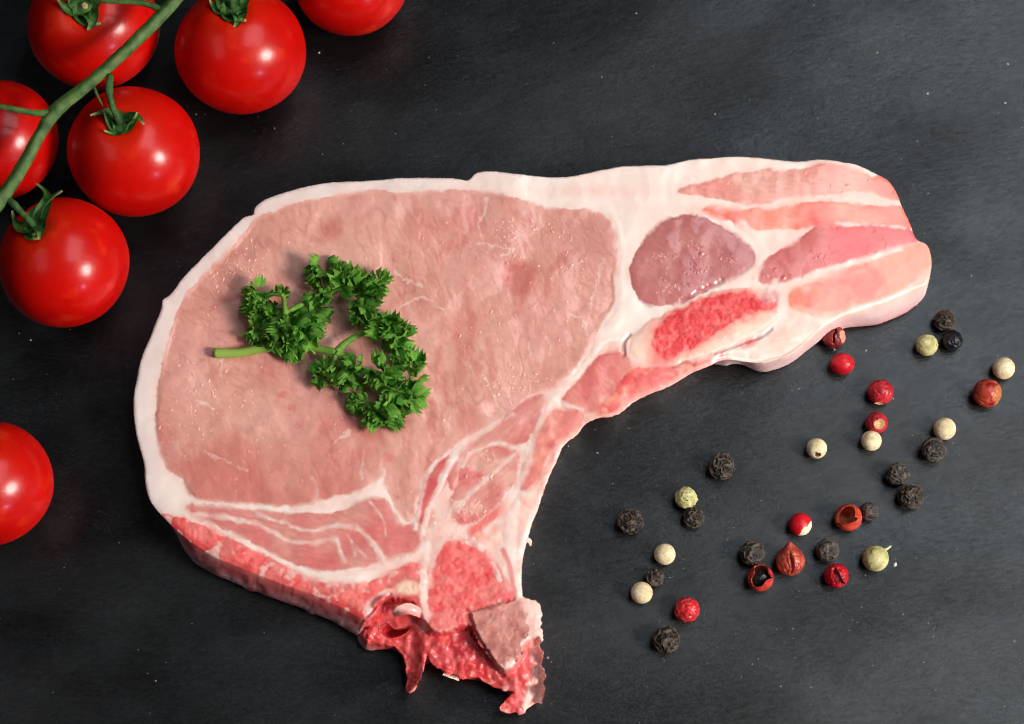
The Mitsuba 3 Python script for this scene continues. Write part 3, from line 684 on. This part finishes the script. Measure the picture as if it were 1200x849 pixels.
# leaf tufts: x, y, radius in pixels, height in mm, direction the tuft leans to (degrees on the photograph, y up)
TUFTS = [(330,343,9,7,90),(299,343,13,6,165),(303,358,17,7,190),(298,386,15,4,215),(318,372,15,8,200),(337,390,24,9,270),(322,400,15,6,240),(342,406,17,7,280),(362,393,17,8,330),(366,368,17,8,340),(376,343,10,8,40),(373,314,16,7,150),(364,318,8,6,180),(398,318,16,9,80),(408,331,20,10,30),(428,342,22,11,10),(446,331,14,9,20),(424,365,17,9,270),
         (455,382,18,10,60),(468,394,16,9,340),(470,412,15,8,330),(378,437,14,5,170),(374,446,9,4,230),(399,449,14,6,260),(414,436,17,10,250),(446,440,20,12,270),(486,427,14,8,40),(485,444,12,7,0),(482,466,15,7,330),(464,460,15,11,300),(470,478,14,6,300),(450,482,17,7,270),(424,476,14,6,220),(434,490,14,4,250),(458,492,12,4,290),(414,470,9,5,200)]
for k, (cx, cy, r, hz, an) in enumerate(TUFTS):
    ctr, t = at(cx, cy, ZM + (hz * 0.42) * 1e-3)
    rr = 1.08 * r * PX * float(t)
    vs, fs, ws, n0 = [], [], [], 0
    main = np.array([math.cos(math.radians(an)), math.sin(math.radians(an)), 0.15])
    base = ctr - main * rr * 0.55
    m = int(5 + r * 0.37)
    for q in range(m):
        a = math.radians(an) + rng.normal(0, 1.15)
        el = rng.uniform(-0.35, 1.15)
        d = np.array([math.cos(a) * math.cos(el), math.sin(a) * math.cos(el), math.sin(el)])
        b = base + d * rr * rng.uniform(0.05, 0.55) + main * rr * rng.uniform(0, 0.5)
        L = rr * rng.uniform(0.85, 1.3) * (1.0 if el < 0.7 else 0.75)
        up = np.array([0, 0, 1.0]) + rng.normal(0, 0.55, 3)
        v, f, w = frill(b, d, up, L, L * rng.uniform(0.48, 0.82), rng.uniform(-0.7, 0.5), int(rng.integers(4, 6)), rng.uniform(0.15, 0.42), rng.uniform(0, 6))
        v[:, 2] = np.maximum(v[:, 2], 0.0116 + 0.0004 * rng.random())
        vs.append(v); fs.append(f + n0); n0 += len(v)
        tone = rng.uniform(0, 1)
        c = lerp(srgb(38, 98, 26), srgb(126, 186, 76), np.full(len(v), tone**1.35))
        c = lerp(c, srgb(150, 196, 90), np.clip(w[:, 0] * 0.85, 0, 1))
        ws.append(c * (1 + 0.25 * (meshkit.fbm(v * 2500, 2, k) - 0.5))[:, None])
    obj('leaflet', (np.vstack(vs), np.vstack(fs)), 'leaf_material', 'parsley_sprig', color=np.vstack(ws))

# ------------------------------------------------------------------ tomatoes and their vine
rng = np.random.default_rng(5)


def tomato(cx, cy, rpx, cal, label, sepals, group=None, roll=0.0, wide=1.0, pedicel=None, squash=0.95, lift=0.0):
    """cx, cy, rpx: centre and radius on the photograph; cal: pixel where the calyx sits; sepals: (direction in degrees on the photograph, length/R, curl-up)."""
    key = numbered('tomato')
    tag(key, label, 'tomato', group)
    c, t = at(cx, cy, 0.014)
    R = rpx * PX * float(t)
    c, t = at(cx, cy, R * 0.98 + lift)
    R = rpx * PX * float(t)
    ray = at(cal[0], cal[1], 0.0)[0] - EYE
    ray /= np.linalg.norm(ray)
    oc = EYE - c
    b = oc @ ray
    disc = max(b * b - (oc @ oc - R * R), 0.0)
    ax = EYE + ray * (-b - math.sqrt(disc)) - c
    ax /= np.linalg.norm(ax)
    e1 = np.cross([0, 1, 0.2], ax)
    e1 /= np.linalg.norm(e1)
    e2 = np.cross(ax, e1)
    th, ph = np.meshgrid(np.linspace(0, np.pi, 90), np.linspace(0, 2 * np.pi, 144, endpoint=False), indexing='ij')
    rad = 1 - 0.11 * np.exp(-(th / 0.22) ** 2) + 0.008 * np.cos(5 * ph + roll) * np.sin(th) ** 2 * np.cos(th / 2) + 0.012 * np.sin(2 * ph + roll) * np.sin(th) ** 2
    v = (np.sin(th) * np.cos(ph) * rad)[..., None] * e1 + (np.sin(th) * np.sin(ph) * rad)[..., None] * e2 + (np.cos(th) * rad * squash)[..., None] * ax
    v = c + R * v
    n1, n2 = th.shape
    i, j = np.meshgrid(np.arange(n1 - 1), np.arange(n2), indexing='ij')
    q = np.stack([i * n2 + j, (i + 1) * n2 + j, (i + 1) * n2 + (j + 1) % n2, i * n2 + (j + 1) % n2], -1).reshape(-1, 4)
    v = v.reshape(-1, 3)
    tt = th.reshape(-1)
    n3 = meshkit.fbm((v - c) / R * 1.6 + roll, 4, 7) - 0.5
    cc = lerp(np.array([.58, .0035, .0012]), np.array([.45, .0022, .0012]), np.clip(0.5 + 2 * n3, 0, 1))
    cc = lerp(cc, srgb(222, 44, 8), 0.5 * np.exp(-(tt / 0.55) ** 2))
    cc = lerp(cc, srgb(232, 70, 24), 0.22 * sm(0.60, 0.75, meshkit.fbm((v - c) / R * np.array([3.0, 3.0, 3.0]) + roll * 3, 3, 9)))
    sp = meshkit.noise((v - c) / R * 60, 3)
    cc = cc * (1 + 0.06 * (sp - 0.5))[:, None]
    obj('skin', (v, q), 'tomato_material', key, color=cc)
    # calyx
    if sepals:
        hub = c + ax * R * 0.87
        m = trimesh.creation.icosphere(subdivisions=3)
        hv = m.vertices * [0.14, 0.14, 0.07]
        hv = hub + R * (hv[:, :1] * e1 + hv[:, 1:2] * e2 + hv[:, 2:] * ax)
        ck = obj('calyx', (hv, m.faces), 'stem_material', key, color=stem_col(hv, 3, (70, 112, 50), (44, 78, 32)))
        for n_, (deg, ln, cu) in enumerate(sepals):
            dv = math.cos(math.radians(deg)) * np.array([1.0, 0, 0]) + math.sin(math.radians(deg)) * UP
            dv = dv - ax * (dv @ ax)
            dv /= np.linalg.norm(dv)
            pts = []
            for s in np.linspace(0.02, 1, 7):
                g = s * ln
                r_ = 1.02 - 0.11 * math.exp(-(g / 0.22) ** 2) + cu * s**2.2 * ln
                side = 0.10 * ln * math.sin(s * 3 + n_ * 2)
                b3 = np.cross(ax, dv)
                sw = (0.9 if n_ % 2 else -0.7) * s * s
                dw = dv * math.cos(sw) + b3 * math.sin(sw)
                r_ += 0.05 * math.sin(s * 7 + n_ * 1.7) * s
                pts.append(c + R * r_ * (ax * math.cos(g * 0.9) * squash + dw * math.sin(g * 0.9) + b3 * side * 0.4))
            upv = ax + 0.25 * dv
            wv = [0.085, 0.12, 0.105, 0.07, 0.035, 0.012]
            v, q, k, s = ribbon(pts, [R * wide * a * (0.85 + 0.3 * ((n_ * 7) % 5) / 4) for a in wv], R * 0.016, nw=9, n=26, curl=0.55, ups=upv)
            cc = lerp(srgb(74, 118, 52), srgb(40, 76, 28), np.clip(np.abs(k) * 0.7 + 0.5 * (meshkit.fbm(v * 900, 3, n_) - 0.3), 0, 1))
            cc = lerp(cc, srgb(150, 150, 100), sm(0.86, 1.0, s))
            obj('sepal', (v, q), 'stem_material', ck, color=cc)
        pd = pedicel
        if pd:
            path = [hub + ax * R * 0.02] + [at(a, b_, zz)[0] for a, b_, zz in pd]
            path = spline(path, 30)
            rr = np.interp(np.linspace(0, 1, 30), [0, .3, .55, .7, 1], [0.055, .045, .05, .062, .045]) * R
            v, f = tube(path, rr, 12, 0.14, 2)
            obj('pedicel', (v, f), 'stem_material', key, color=stem_col(v, 8, (66, 106, 50), (34, 60, 30)))
        else:
            path = spline([hub, hub + ax * R * 0.06, hub + ax * R * 0.10 + e1 * R * 0.03], 8)
            v, f = tube(path, R * 0.05, 12, 0.1, 2)
            obj('stalk_scar', (v, f), 'stem_material', key, color=stem_col(v, 8, (196, 176, 120), (120, 100, 60)))
    return c, R


TG = None
tomato(110, 30, 76, (97, 6), 'ripe cherry tomato under the vine stem at the top, pale stalk scar showing', [(200, .42, .25), (265, .42, .05), (320, .42, .2), (20, .5, .2), (120, .5, .2)], roll=1, wide=1.35)
tomato(282, 60, 76, (272, 6), 'ripe red cherry tomato at the top with folded green calyx, right of the vine', [(200, .40, .12), (262, .40, .02), (310, .42, .02), (30, .4, .25), (120, .5, .2)], roll=2, wide=1.45, pedicel=[(270, -8, .032), (268, -25, .034)])
tomato(157, 178, 77, (140, 143), 'cherry tomato hanging in the middle of the cluster from a dark bent stalk', [(250, .28, .1), (330, .30, .45), (30, .38, .5), (115, .42, .45), (185, .26, .5)], roll=3, wide=1.1, pedicel=[(133, 128, .034), (128, 108, .036), (129, 88, .036)])
tomato(75, 308, 77, (38, 262), 'glossy cherry tomato with curled spiky green calyx, lowest in the vine cluster', [(178, .50, .25), (250, .34, .05), (330, .36, .25), (52, .72, .42), (95, .55, .45)], roll=4, wide=1.25, pedicel=[(22, 246, .034), (10, 234, .034)])
tomato(0, 165, 70, (-60, 130), 'partly hidden cherry tomato at the left edge behind the vine', [], roll=5)
tomato(412, -25, 68, (405, -70), 'cherry tomato mostly cut off by the top edge of the picture', [], roll=6)
tomato(-14, 567, 75, (-30, 520), 'lone cherry tomato at the left edge, away from the vine', [], roll=7)

tag('tomato_vine', 'green tomato vine stem running diagonally across the cherry tomatoes', 'vine')
VINE = [('main_stem', [(240, -40, .034), (213, -8, .035), (188, 20, .0355), (160, 48, .036), (130, 76, .036), (98, 104, .0355), (66, 130, .035), (48, 156, .0345), (32, 186, .034), (14, 216, .034), (-4, 240, .034), (-30, 270, .033)], [9, 9, 9.5, 9, 8.5, 9, 10.5, 8.5, 8.5, 9.5, 11, 10]),
        ('side_branch', [(189, 12, .0355), (172, 5, .036), (145, 2, .0362), (118, 0, .0362), (104, -12, .035)], [5.5, 4.5, 4, 4, 4]),
        ('side_branch', [(62, 133, .035), (42, 133, .0355), (20, 129, .036), (0, 125, .036), (-25, 118, .035)], [7, 4.6, 4.2, 4, 4]),
        ('side_branch', [(108, 97, .035), (114, 112, .036), (120, 124, .037)], [2.5, 2.2, 0.8])]
for k, (nm, pts, rr) in enumerate(VINE):
    pa = np.array(pts)
    path = spline(at(pa[:, 0], pa[:, 1], pa[:, 2])[0], 30 * len(pts))
    rad = np.interp(np.linspace(0, 1, len(path)), np.linspace(0, 1, len(rr)), rr) * PX * 0.79
    v, f = tube(path, rad * (1 + 0.16 * (meshkit.fbm(path * 120, 3, k) - 0.5)), 20, 0.13, k + 20)
    c = lerp(srgb(88, 116, 58), srgb(44, 74, 30), np.clip(0.5 + 2.4 * (meshkit.fbm(v * [500, 500, 500], 3, 4) - 0.5), 0, 1))
    c = lerp(c, srgb(112, 98, 58), 0.7 * sm(0.66, 0.74, meshkit.fbm(v * 300 + 7, 3, 11)))
    c = lerp(c, srgb(44, 72, 34), 0.55 * sm(0.55, 0.75, meshkit.fbm(v * 420, 3, 5)))
    c = c * (1 + 0.5 * (meshkit.noise(np.c_[v[:, 0] + v[:, 1], v[:, 0] + v[:, 1], v[:, 2]] * [150, 150, 1800], 6) - 0.5))[:, None]
    obj(nm, (v, f), 'stem_material', 'tomato_vine', color=c)

# ------------------------------------------------------------------ peppercorns
rng = np.random.default_rng(21)
ICO4, ICO3 = trimesh.creation.icosphere(subdivisions=5), trimesh.creation.icosphere(subdivisions=4)


def corn(key, shape, px, py, rpx, mat, color, faces, label, cat):
    t = float(at(px, py, rpx * PX)[1])
    r = rpx * PX * t
    c = at(px, py, r * 0.95)[0]
    v = c + shape * r
    v[:, 2] += 0.00006 - v[:, 2].min()
    k = numbered(key)
    obj(k, (v, faces), mat, color=color)
    tag(k, label, cat)
    return k, c, r


def rot(seed):
    return trimesh.transformations.random_rotation_matrix(np.random.default_rng(seed).random(3))[:3, :3]


def black(px, py, r, label, seed, tint=0.0, gloss=False, ridge=1.0):
    d = ICO4.vertices @ rot(seed).T
    o = seed * 3.7
    w = d + 0.35 * np.stack([meshkit.fbm(d * 2 + o + a, 2, seed) - 0.5 for a in (0, 9, 18)], 1)
    r1 = 1 - np.abs(meshkit.fbm(w * 1.75 + o, 2, seed) - 0.5) * 8
    r2 = 1 - np.abs(meshkit.noise(w * 3.6 + o + 5, seed + 1) - 0.5) * 5
    rd = np.clip(np.maximum(r1, 0.5 * r2), 0, 1)
    rr = 0.86 + 0.17 * ridge * rd + 0.16 * (meshkit.fbm(d * 1.3 + o, 2, seed) - 0.5) + 0.03 * (meshkit.noise(d * 14, seed) - 0.5)
    dark = lerp(np.array([.010, .008, .007]), np.array([.028, .024, .021]), tint)
    lite = lerp(np.array([.125, .088, .062]), np.array([.130, .108, .090]), tint)
    if gloss:
        dark, lite = np.array([.006, .006, .007]), np.array([.02, .019, .02])
    c = lerp(dark, lite, np.clip(rd**1.6 * (0.6 + 0.8 * meshkit.fbm(d * 3 + o, 2, seed + 4)), 0, 1))
    corn('black_peppercorn', (ICO4.vertices @ rot(seed).T) * rr[:, None], px, py, r, 'pink_pepper_material' if gloss else 'black_pepper_material', c, ICO4.faces, label, 'black peppercorn')


def white(px, py, r, label, seed, spot=None, green=False, wrinkle=0.0):
    """spot: direction (camera right, up, towards the camera) of a dark scar."""
    d = ICO3.vertices.copy()
    o = seed * 2.3
    n1 = meshkit.fbm(d * 2.2 + o, 3, seed) - 0.5
    rr = 1 + 0.05 * n1 + wrinkle * (0.10 * (np.abs(meshkit.fbm(d * 2.6 + o, 2, seed) - 0.5) * 4 - 1))
    a, b = (srgb(208, 200, 142), srgb(170, 164, 104)) if green else (srgb(240, 224, 186), srgb(214, 192, 148))
    c = lerp(a, b, np.clip(0.5 + 2.6 * n1, 0, 1))
    c = lerp(c, a * 0.75 if green else srgb(196, 164, 116), 0.5 * sm(0.62, 0.75, meshkit.noise(d * 7 + o, seed)))
    if green:
        c = lerp(c, srgb(70, 62, 34), 0.9 * sm(0.80, 0.86, meshkit.noise(d * 6 + o, seed + 2)))
        c = lerp(c, srgb(214, 206, 150), 0.5 * sm(0.6, 0.8, meshkit.noise(d * 3 + o, seed + 6)))
    if spot is not None:
        s = spot[0] * np.array([1.0, 0, 0]) + spot[1] * UP - spot[2] * FWD
        s /= np.linalg.norm(s)
        ang = np.arccos(np.clip(d @ s, -1, 1)) + 0.25 * (meshkit.fbm(d * 5, 2, seed) - 0.5)
        c = lerp(c, srgb(84, 48, 28), sm(0.36, 0.28, ang))
        rr = rr - 0.14 * sm(0.36, 0.18, ang)
    corn('green_peppercorn' if green else 'white_peppercorn', d * rr[:, None], px, py, r, 'white_pepper_material', c, ICO3.faces, label, 'green peppercorn' if green else 'white peppercorn')


def to_dir(a, b, c):
    s = a * np.array([1.0, 0, 0]) + b * UP - c * FWD
    return s / np.linalg.norm(s)


def pink(px, py, r, label, seed, ca=(200, 36, 44), cb=(150, 20, 30), dents=0.6, stretch=(1, 1, 1), spot=None, cap=None, crack=None, beak=None):
    """Dry papery pink peppercorn: dents, an optional pale scar (spot), a second-coloured cap, an open crack or a beak (directions as in to_dir)."""
    d = ICO4.vertices.copy()
    o = seed * 1.9
    n1 = meshkit.fbm(d * 1.5 + o, 3, seed) - 0.5
    wr = np.abs(meshkit.fbm(d * 1.9 + o + 4, 2, seed) - 0.5) * 4
    rr = 1 + 0.07 * n1 - dents * 0.10 * np.exp(-(wr / 0.3) ** 2) + 0.015 * (meshkit.fbm(d * 8, 2, seed) - 0.5)
    c = lerp(srgb(*ca), srgb(*cb), np.clip(0.5 + 2.8 * n1, 0, 1)) * (1 + 0.25 * (meshkit.fbm(d * 5 + o, 3, seed + 5) - 0.5))[:, None]
    if cap:
        ang = np.arccos(np.clip(d @ to_dir(*cap[0]), -1, 1)) + 0.5 * (meshkit.fbm(d * 3.2 + o, 3, seed) - 0.5)
        c = lerp(c, srgb(*cap[2]), sm(cap[1] + 0.05, cap[1] - 0.05, ang))
        rr = rr - 0.03 * sm(cap[1] + 0.05, cap[1] - 0.05, ang)
    if spot:
        ang = np.arccos(np.clip(d @ to_dir(*spot[0]), -1, 1)) * (1 + 0.5 * (meshkit.fbm(d * 4 + o, 2, seed) - 0.5))
        c = lerp(c, srgb(206, 168, 120) * (0.55 + 0.9 * meshkit.noise(d * 9, seed))[:, None], sm(spot[1], spot[1] * 0.8, ang))
        rr = rr - 0.28 * sm(spot[1], spot[1] * 0.45, ang) + 0.05 * np.exp(-((ang - spot[1]) / 0.08) ** 2)
    if crack:
        nrm, cen = to_dir(*crack[0]), to_dir(*crack[1])
        dist = np.abs(d @ nrm + 0.25 * (meshkit.fbm(d * 2.5 + o, 2, seed) - 0.5)) / crack[2]
        m = sm(1.1, 0.5, dist) * sm(1.15, 0.85, np.arccos(np.clip(d @ cen, -1, 1)))
        rr = rr - 0.30 * m
        c = lerp(c, srgb(74, 26, 20), m)
    d2 = d * rr[:, None]
    if beak:
        b = to_dir(*beak)
        a2 = np.arccos(np.clip(d @ b, -1, 1))
        d2 = d2 + b * (0.42 * np.exp(-(a2 / 0.36) ** 2))[:, None]
    for k_, s_ in enumerate(stretch):
        e_ = [np.array([1.0, 0, 0]), UP, -FWD][k_]
        d2 = d2 + np.outer(d2 @ e_, e_) * (s_ - 1)
    corn('pink_peppercorn', d2, px, py, r, 'pink_pepper_material', c, ICO4.faces, label, 'pink peppercorn')


def husk(px, py, r, label, seed, opening, rim_amp, seed_color, ca, cb, limit):
    """A burst pink peppercorn: a thin shell with a ragged opening, its inner side, and whatever is left inside."""
    key = numbered('pink_peppercorn')
    tag(key, label, 'pink peppercorn')
    d = ICO4.vertices
    o_ = to_dir(*opening)
    ang = np.arccos(np.clip(d @ o_, -1, 1))
    b1 = np.cross(o_, [0.2, 1, 0.1]); b1 /= np.linalg.norm(b1); b2 = np.cross(o_, b1)
    az = np.arctan2(d @ b2, d @ b1)
    lim = limit + rim_amp * np.sign(np.sin(2.5 * az + seed)) * np.abs(np.sin(2.5 * az + seed)) ** 0.7 + 0.12 * (meshkit.fbm(d * 4, 2, seed) - 0.5)
    keep = (ang > lim)[ICO4.faces].all(1)
    f = ICO4.faces[keep]
    rr = 1 + 0.06 * (meshkit.fbm(d * 2 + seed, 3, seed) - 0.5) + 0.07 * np.exp(-((ang - lim) / 0.2) ** 2)
    n1 = meshkit.fbm(d * 2.2 + seed, 3, seed + 2) - 0.5
    outer, inner = d * rr[:, None], d * (rr - 0.09)[:, None]
    n = len(d)
    ed = np.sort(np.vstack([f[:, [0, 1]], f[:, [1, 2]], f[:, [2, 0]]]), 1)
    un, cnt = np.unique(ed, axis=0, return_counts=True)
    be = un[cnt == 1]
    ff = np.vstack([f, f[:, ::-1] + n, np.stack([be[:, 0], be[:, 1], be[:, 1] + n], 1), np.stack([be[:, 0], be[:, 1] + n, be[:, 0] + n], 1)])
    c1 = lerp(srgb(*ca), srgb(*cb), np.clip(0.5 + 2.6 * n1, 0, 1))
    c2 = lerp(srgb(206, 122, 76), srgb(150, 66, 44), np.clip(0.5 + 2.6 * n1, 0, 1))
    t = float(at(px, py, r * PX)[1]); R = r * PX * t
    c = at(px, py, R * 0.95)[0]
    v = c + np.vstack([outer, inner]) * R
    dz = 0.00006 - v[:, 2].min()
    v[:, 2] += dz
    used, inv = np.unique(ff, return_inverse=True)
    obj('husk', (v[used], inv.reshape(-1, 3)), 'pink_pepper_material', key, color=np.vstack([c1, c2])[used])
    if seed_color is not None:
        s = d * (0.74 + 0.12 * (meshkit.fbm(d * 3, 3, 5) - 0.5))[:, None] * R + c + [0, 0, dz] - o_ * 0.16 * R
        obj('seed', (s, ICO4.faces), 'pink_pepper_material', key, color=np.tile(np.asarray(seed_color), (n, 1)) * (0.7 + 0.6 * meshkit.fbm(d * 4, 2, 3))[:, None])


black(1107, 376, 12.5, 'wrinkled brown black peppercorn just off the right tip of the meat', 1)
black(1116, 399, 13, 'smooth shiny black peppercorn below a wrinkled one, right of the meat tip', 2, gloss=True, ridge=0.55)
white(1086, 405, 13, 'pale green peppercorn beside two black ones near the right tip of the meat', 3, green=True, wrinkle=0.5)
white(1176, 432, 13, 'white peppercorn at the right edge, touching a mottled red one', 4)
pink(1157, 461, 17, 'large mottled orange red peppercorn at the right edge under a white one', 5, (196, 74, 50), (140, 34, 30), 0.5, cap=((0.8, -0.1, 0.5), 0.75, (176, 104, 56)))
pink(977, 395, 14, 'brownish pink peppercorn split by a pale seam, tucked against the meat edge', 6, (150, 52, 44), (96, 26, 26), 0.5, crack=((1, -0.15, 0.1), (0.2, 0.3, 1), 0.10), cap=((0.85, 0.0, 0.55), 0.62, (204, 140, 120)))
pink(987, 427, 13.5, 'bright smooth oval red peppercorn below the right end of the meat', 7, (206, 26, 40), (178, 14, 30), 0.15, (1.06, 0.94, 1))
pink(1032, 460, 15, 'round pinkish red peppercorn standing alone above the open pink one', 8, (196, 42, 52), (160, 26, 36), 0.5, spot=((-0.1, -0.95, 0.25), 0.45))
pink(1027, 496, 13, 'pink peppercorn with a tan open scar, touching a white peppercorn', 9, (190, 40, 50), (140, 22, 32), 0.5, spot=((0.15, -0.1, 1), 0.55))
white(1021, 517, 12, 'white peppercorn just under the pink one with the open scar', 10)
white(1107, 503, 13, 'white peppercorn resting against a black one at the right', 11)
black(1094, 527, 15, 'grey black peppercorn just under a white one at the right', 12, 0.5, ridge=0.8)
white(957, 526, 12, 'white peppercorn with a dark brown scar, alone left of the pink and white pair', 13, spot=(0.0, -0.62, 0.78))
black(846, 547, 14.5, 'deeply crinkled dark brown peppercorn, topmost of the left spices', 14, 0.2, ridge=1.5)
white(804, 584, 13.5, 'yellowish green peppercorn touching a small black one', 15, green=True, wrinkle=0.9)
black(813, 607, 12, 'small crinkled black peppercorn just under the yellowish green one', 16, 0.1, ridge=1.3)
black(739, 612, 15, 'wrinkled black peppercorn farthest left, nearest the bone', 17, 0.0, ridge=1.2)
white(779, 650, 12.5, 'white peppercorn standing alone at the lower left of the spices', 18)
black(767, 677, 11, 'small brown black peppercorn behind a white one at lower left', 19, 0.0, ridge=1.1)
white(752, 695, 12.8, 'white peppercorn in front of a small black one, lowest white one', 20)
pink(805, 715, 15, 'dented bright red peppercorn above the lowest black one', 21, (204, 34, 42), (180, 52, 50), 0.8)
black(781, 750, 15, 'wrinkled black peppercorn lowest of all the spices', 22, 0.05, ridge=1.3)
black(1052, 556, 15, 'rough grey brown peppercorn, upper of a touching black pair', 23, 0.7, ridge=0.55)
black(1067, 582, 15, 'jet black wrinkled peppercorn, lower of a touching black pair', 24, 0.0, ridge=1.0)
husk(994, 607, 16, 'hollow orange red peppercorn husk open at the top, beside a small grey black one', 25, (-0.28, 0.22, 0.9), 0.14, None, (208, 76, 54), (166, 50, 38), 0.72)
black(1019, 600, 12, 'small smooth grey black peppercorn beside the hollow red husk', 26, 0.8, ridge=0.5)
pink(938, 615, 13.5, 'half red half white peppercorn with a peeling skin', 27, (222, 24, 34), (200, 14, 26), 0.1, cap=((0.75, -0.72, 0.3), 0.95, (238, 226, 190)))
black(882, 649, 15, 'brown black peppercorn behind the burst red one', 28, 0.35, ridge=0.9)
pink(926, 658, 17, 'large brownish red peppercorn with a pointed beak and cracked side', 29, (196, 88, 64), (150, 50, 40), 0.5, (1, 1.02, 1), crack=((1, 0.1, 0), (-0.75, -0.1, 0.6), 0.16), beak=(-0.08, 0.98, 0.25))
husk(891, 678, 15.5, 'burst red peppercorn with jagged rim around a black seed', 30, (0.02, 0.42, 0.9), 0.30, (0.006, 0.005, 0.006), (206, 60, 54), (150, 34, 34), 0.86)
black(970, 645, 14, 'dark grey peppercorn just above the split crimson one', 31, 0.75, ridge=0.8)
pink(980, 675, 14.5, 'split crimson peppercorn just below a dark grey one', 32, (190, 18, 34), (140, 10, 24), 0.6, crack=((0.85, 0.5, 0), (0.1, -0.1, 1), 0.20))
white(1026, 655, 15.5, 'pale green peppercorn with a tiny stalk, right of the dark grey one', 33, green=True, wrinkle=0.35)
gk = [k for k in scene if k.startswith('green_peppercorn')][-1]
scene[gk + '__body'] = scene.pop(gk)
v, f = tube(spline([at(1036, 645, .0040)[0], at(1040, 643, .0042)[0], at(1044, 640, .0040)[0]], 10), np.linspace(2.2, 1.0, 10) * PX, 8, 0.1, 1)
obj('stalk', (v, f), 'white_pepper_material', gk, color=np.tile(srgb(206, 204, 160), (len(v), 1)))

# ------------------------------------------------------------------ crumbs and dust on the slate
rng = np.random.default_rng(8)
ico = trimesh.creation.icosphere(subdivisions=1)
vs, fs, cs, n0 = [], [], [], 0
spots = [(rng.uniform(0, 1200), rng.uniform(0, 849), rng.choice([0.4, 0.55, 0.8, 1.2], p=[.5, .3, .15, .05])) for _ in range(480)]
spots += [(rng.normal(1010, 90), rng.normal(740, 40), rng.uniform(.3, .8)) for _ in range(40)] + [(642, 771, 1.4), (646, 776, 1.0), (700, 531, 1.4), (666, 523, 1.0), (978, 410, 1.5), (1015, 411, 1.2), (1049, 662, 2.6), (374, 62, 1.5), (838, 134, 1.2), (1028, 62, 1.2), (1087, 110, 1.3), (1178, 121, 1.2), (958, 139, 1.1)]
for a, b, r in spots:
    p = at(a, b, 0.00005)[0]
    s = ico.vertices * (1 + rng.uniform(-0.4, 0.4, (len(ico.vertices), 1))) * r * PX * np.array([1, rng.uniform(.5, 1), 0.5])
    w = rng.uniform(0, 6.28)
    s = s @ np.array([[math.cos(w), -math.sin(w), 0], [math.sin(w), math.cos(w), 0], [0, 0, 1]]).T
    vs.append(p + s); fs.append(ico.faces + n0); n0 += len(s)
    cs.append(np.tile(np.array([.62, .62, .60]) * rng.uniform(0.25, 1.0) ** (1.0 if r > 0.9 else 1.6), (len(s), 1)))
obj('dust_specks', (np.vstack(vs), np.vstack(fs)), 'dust_material', color=np.vstack(cs))
tag('dust_specks', 'tiny pale dust specks and crumbs scattered over the slate', 'dust', kind='stuff')
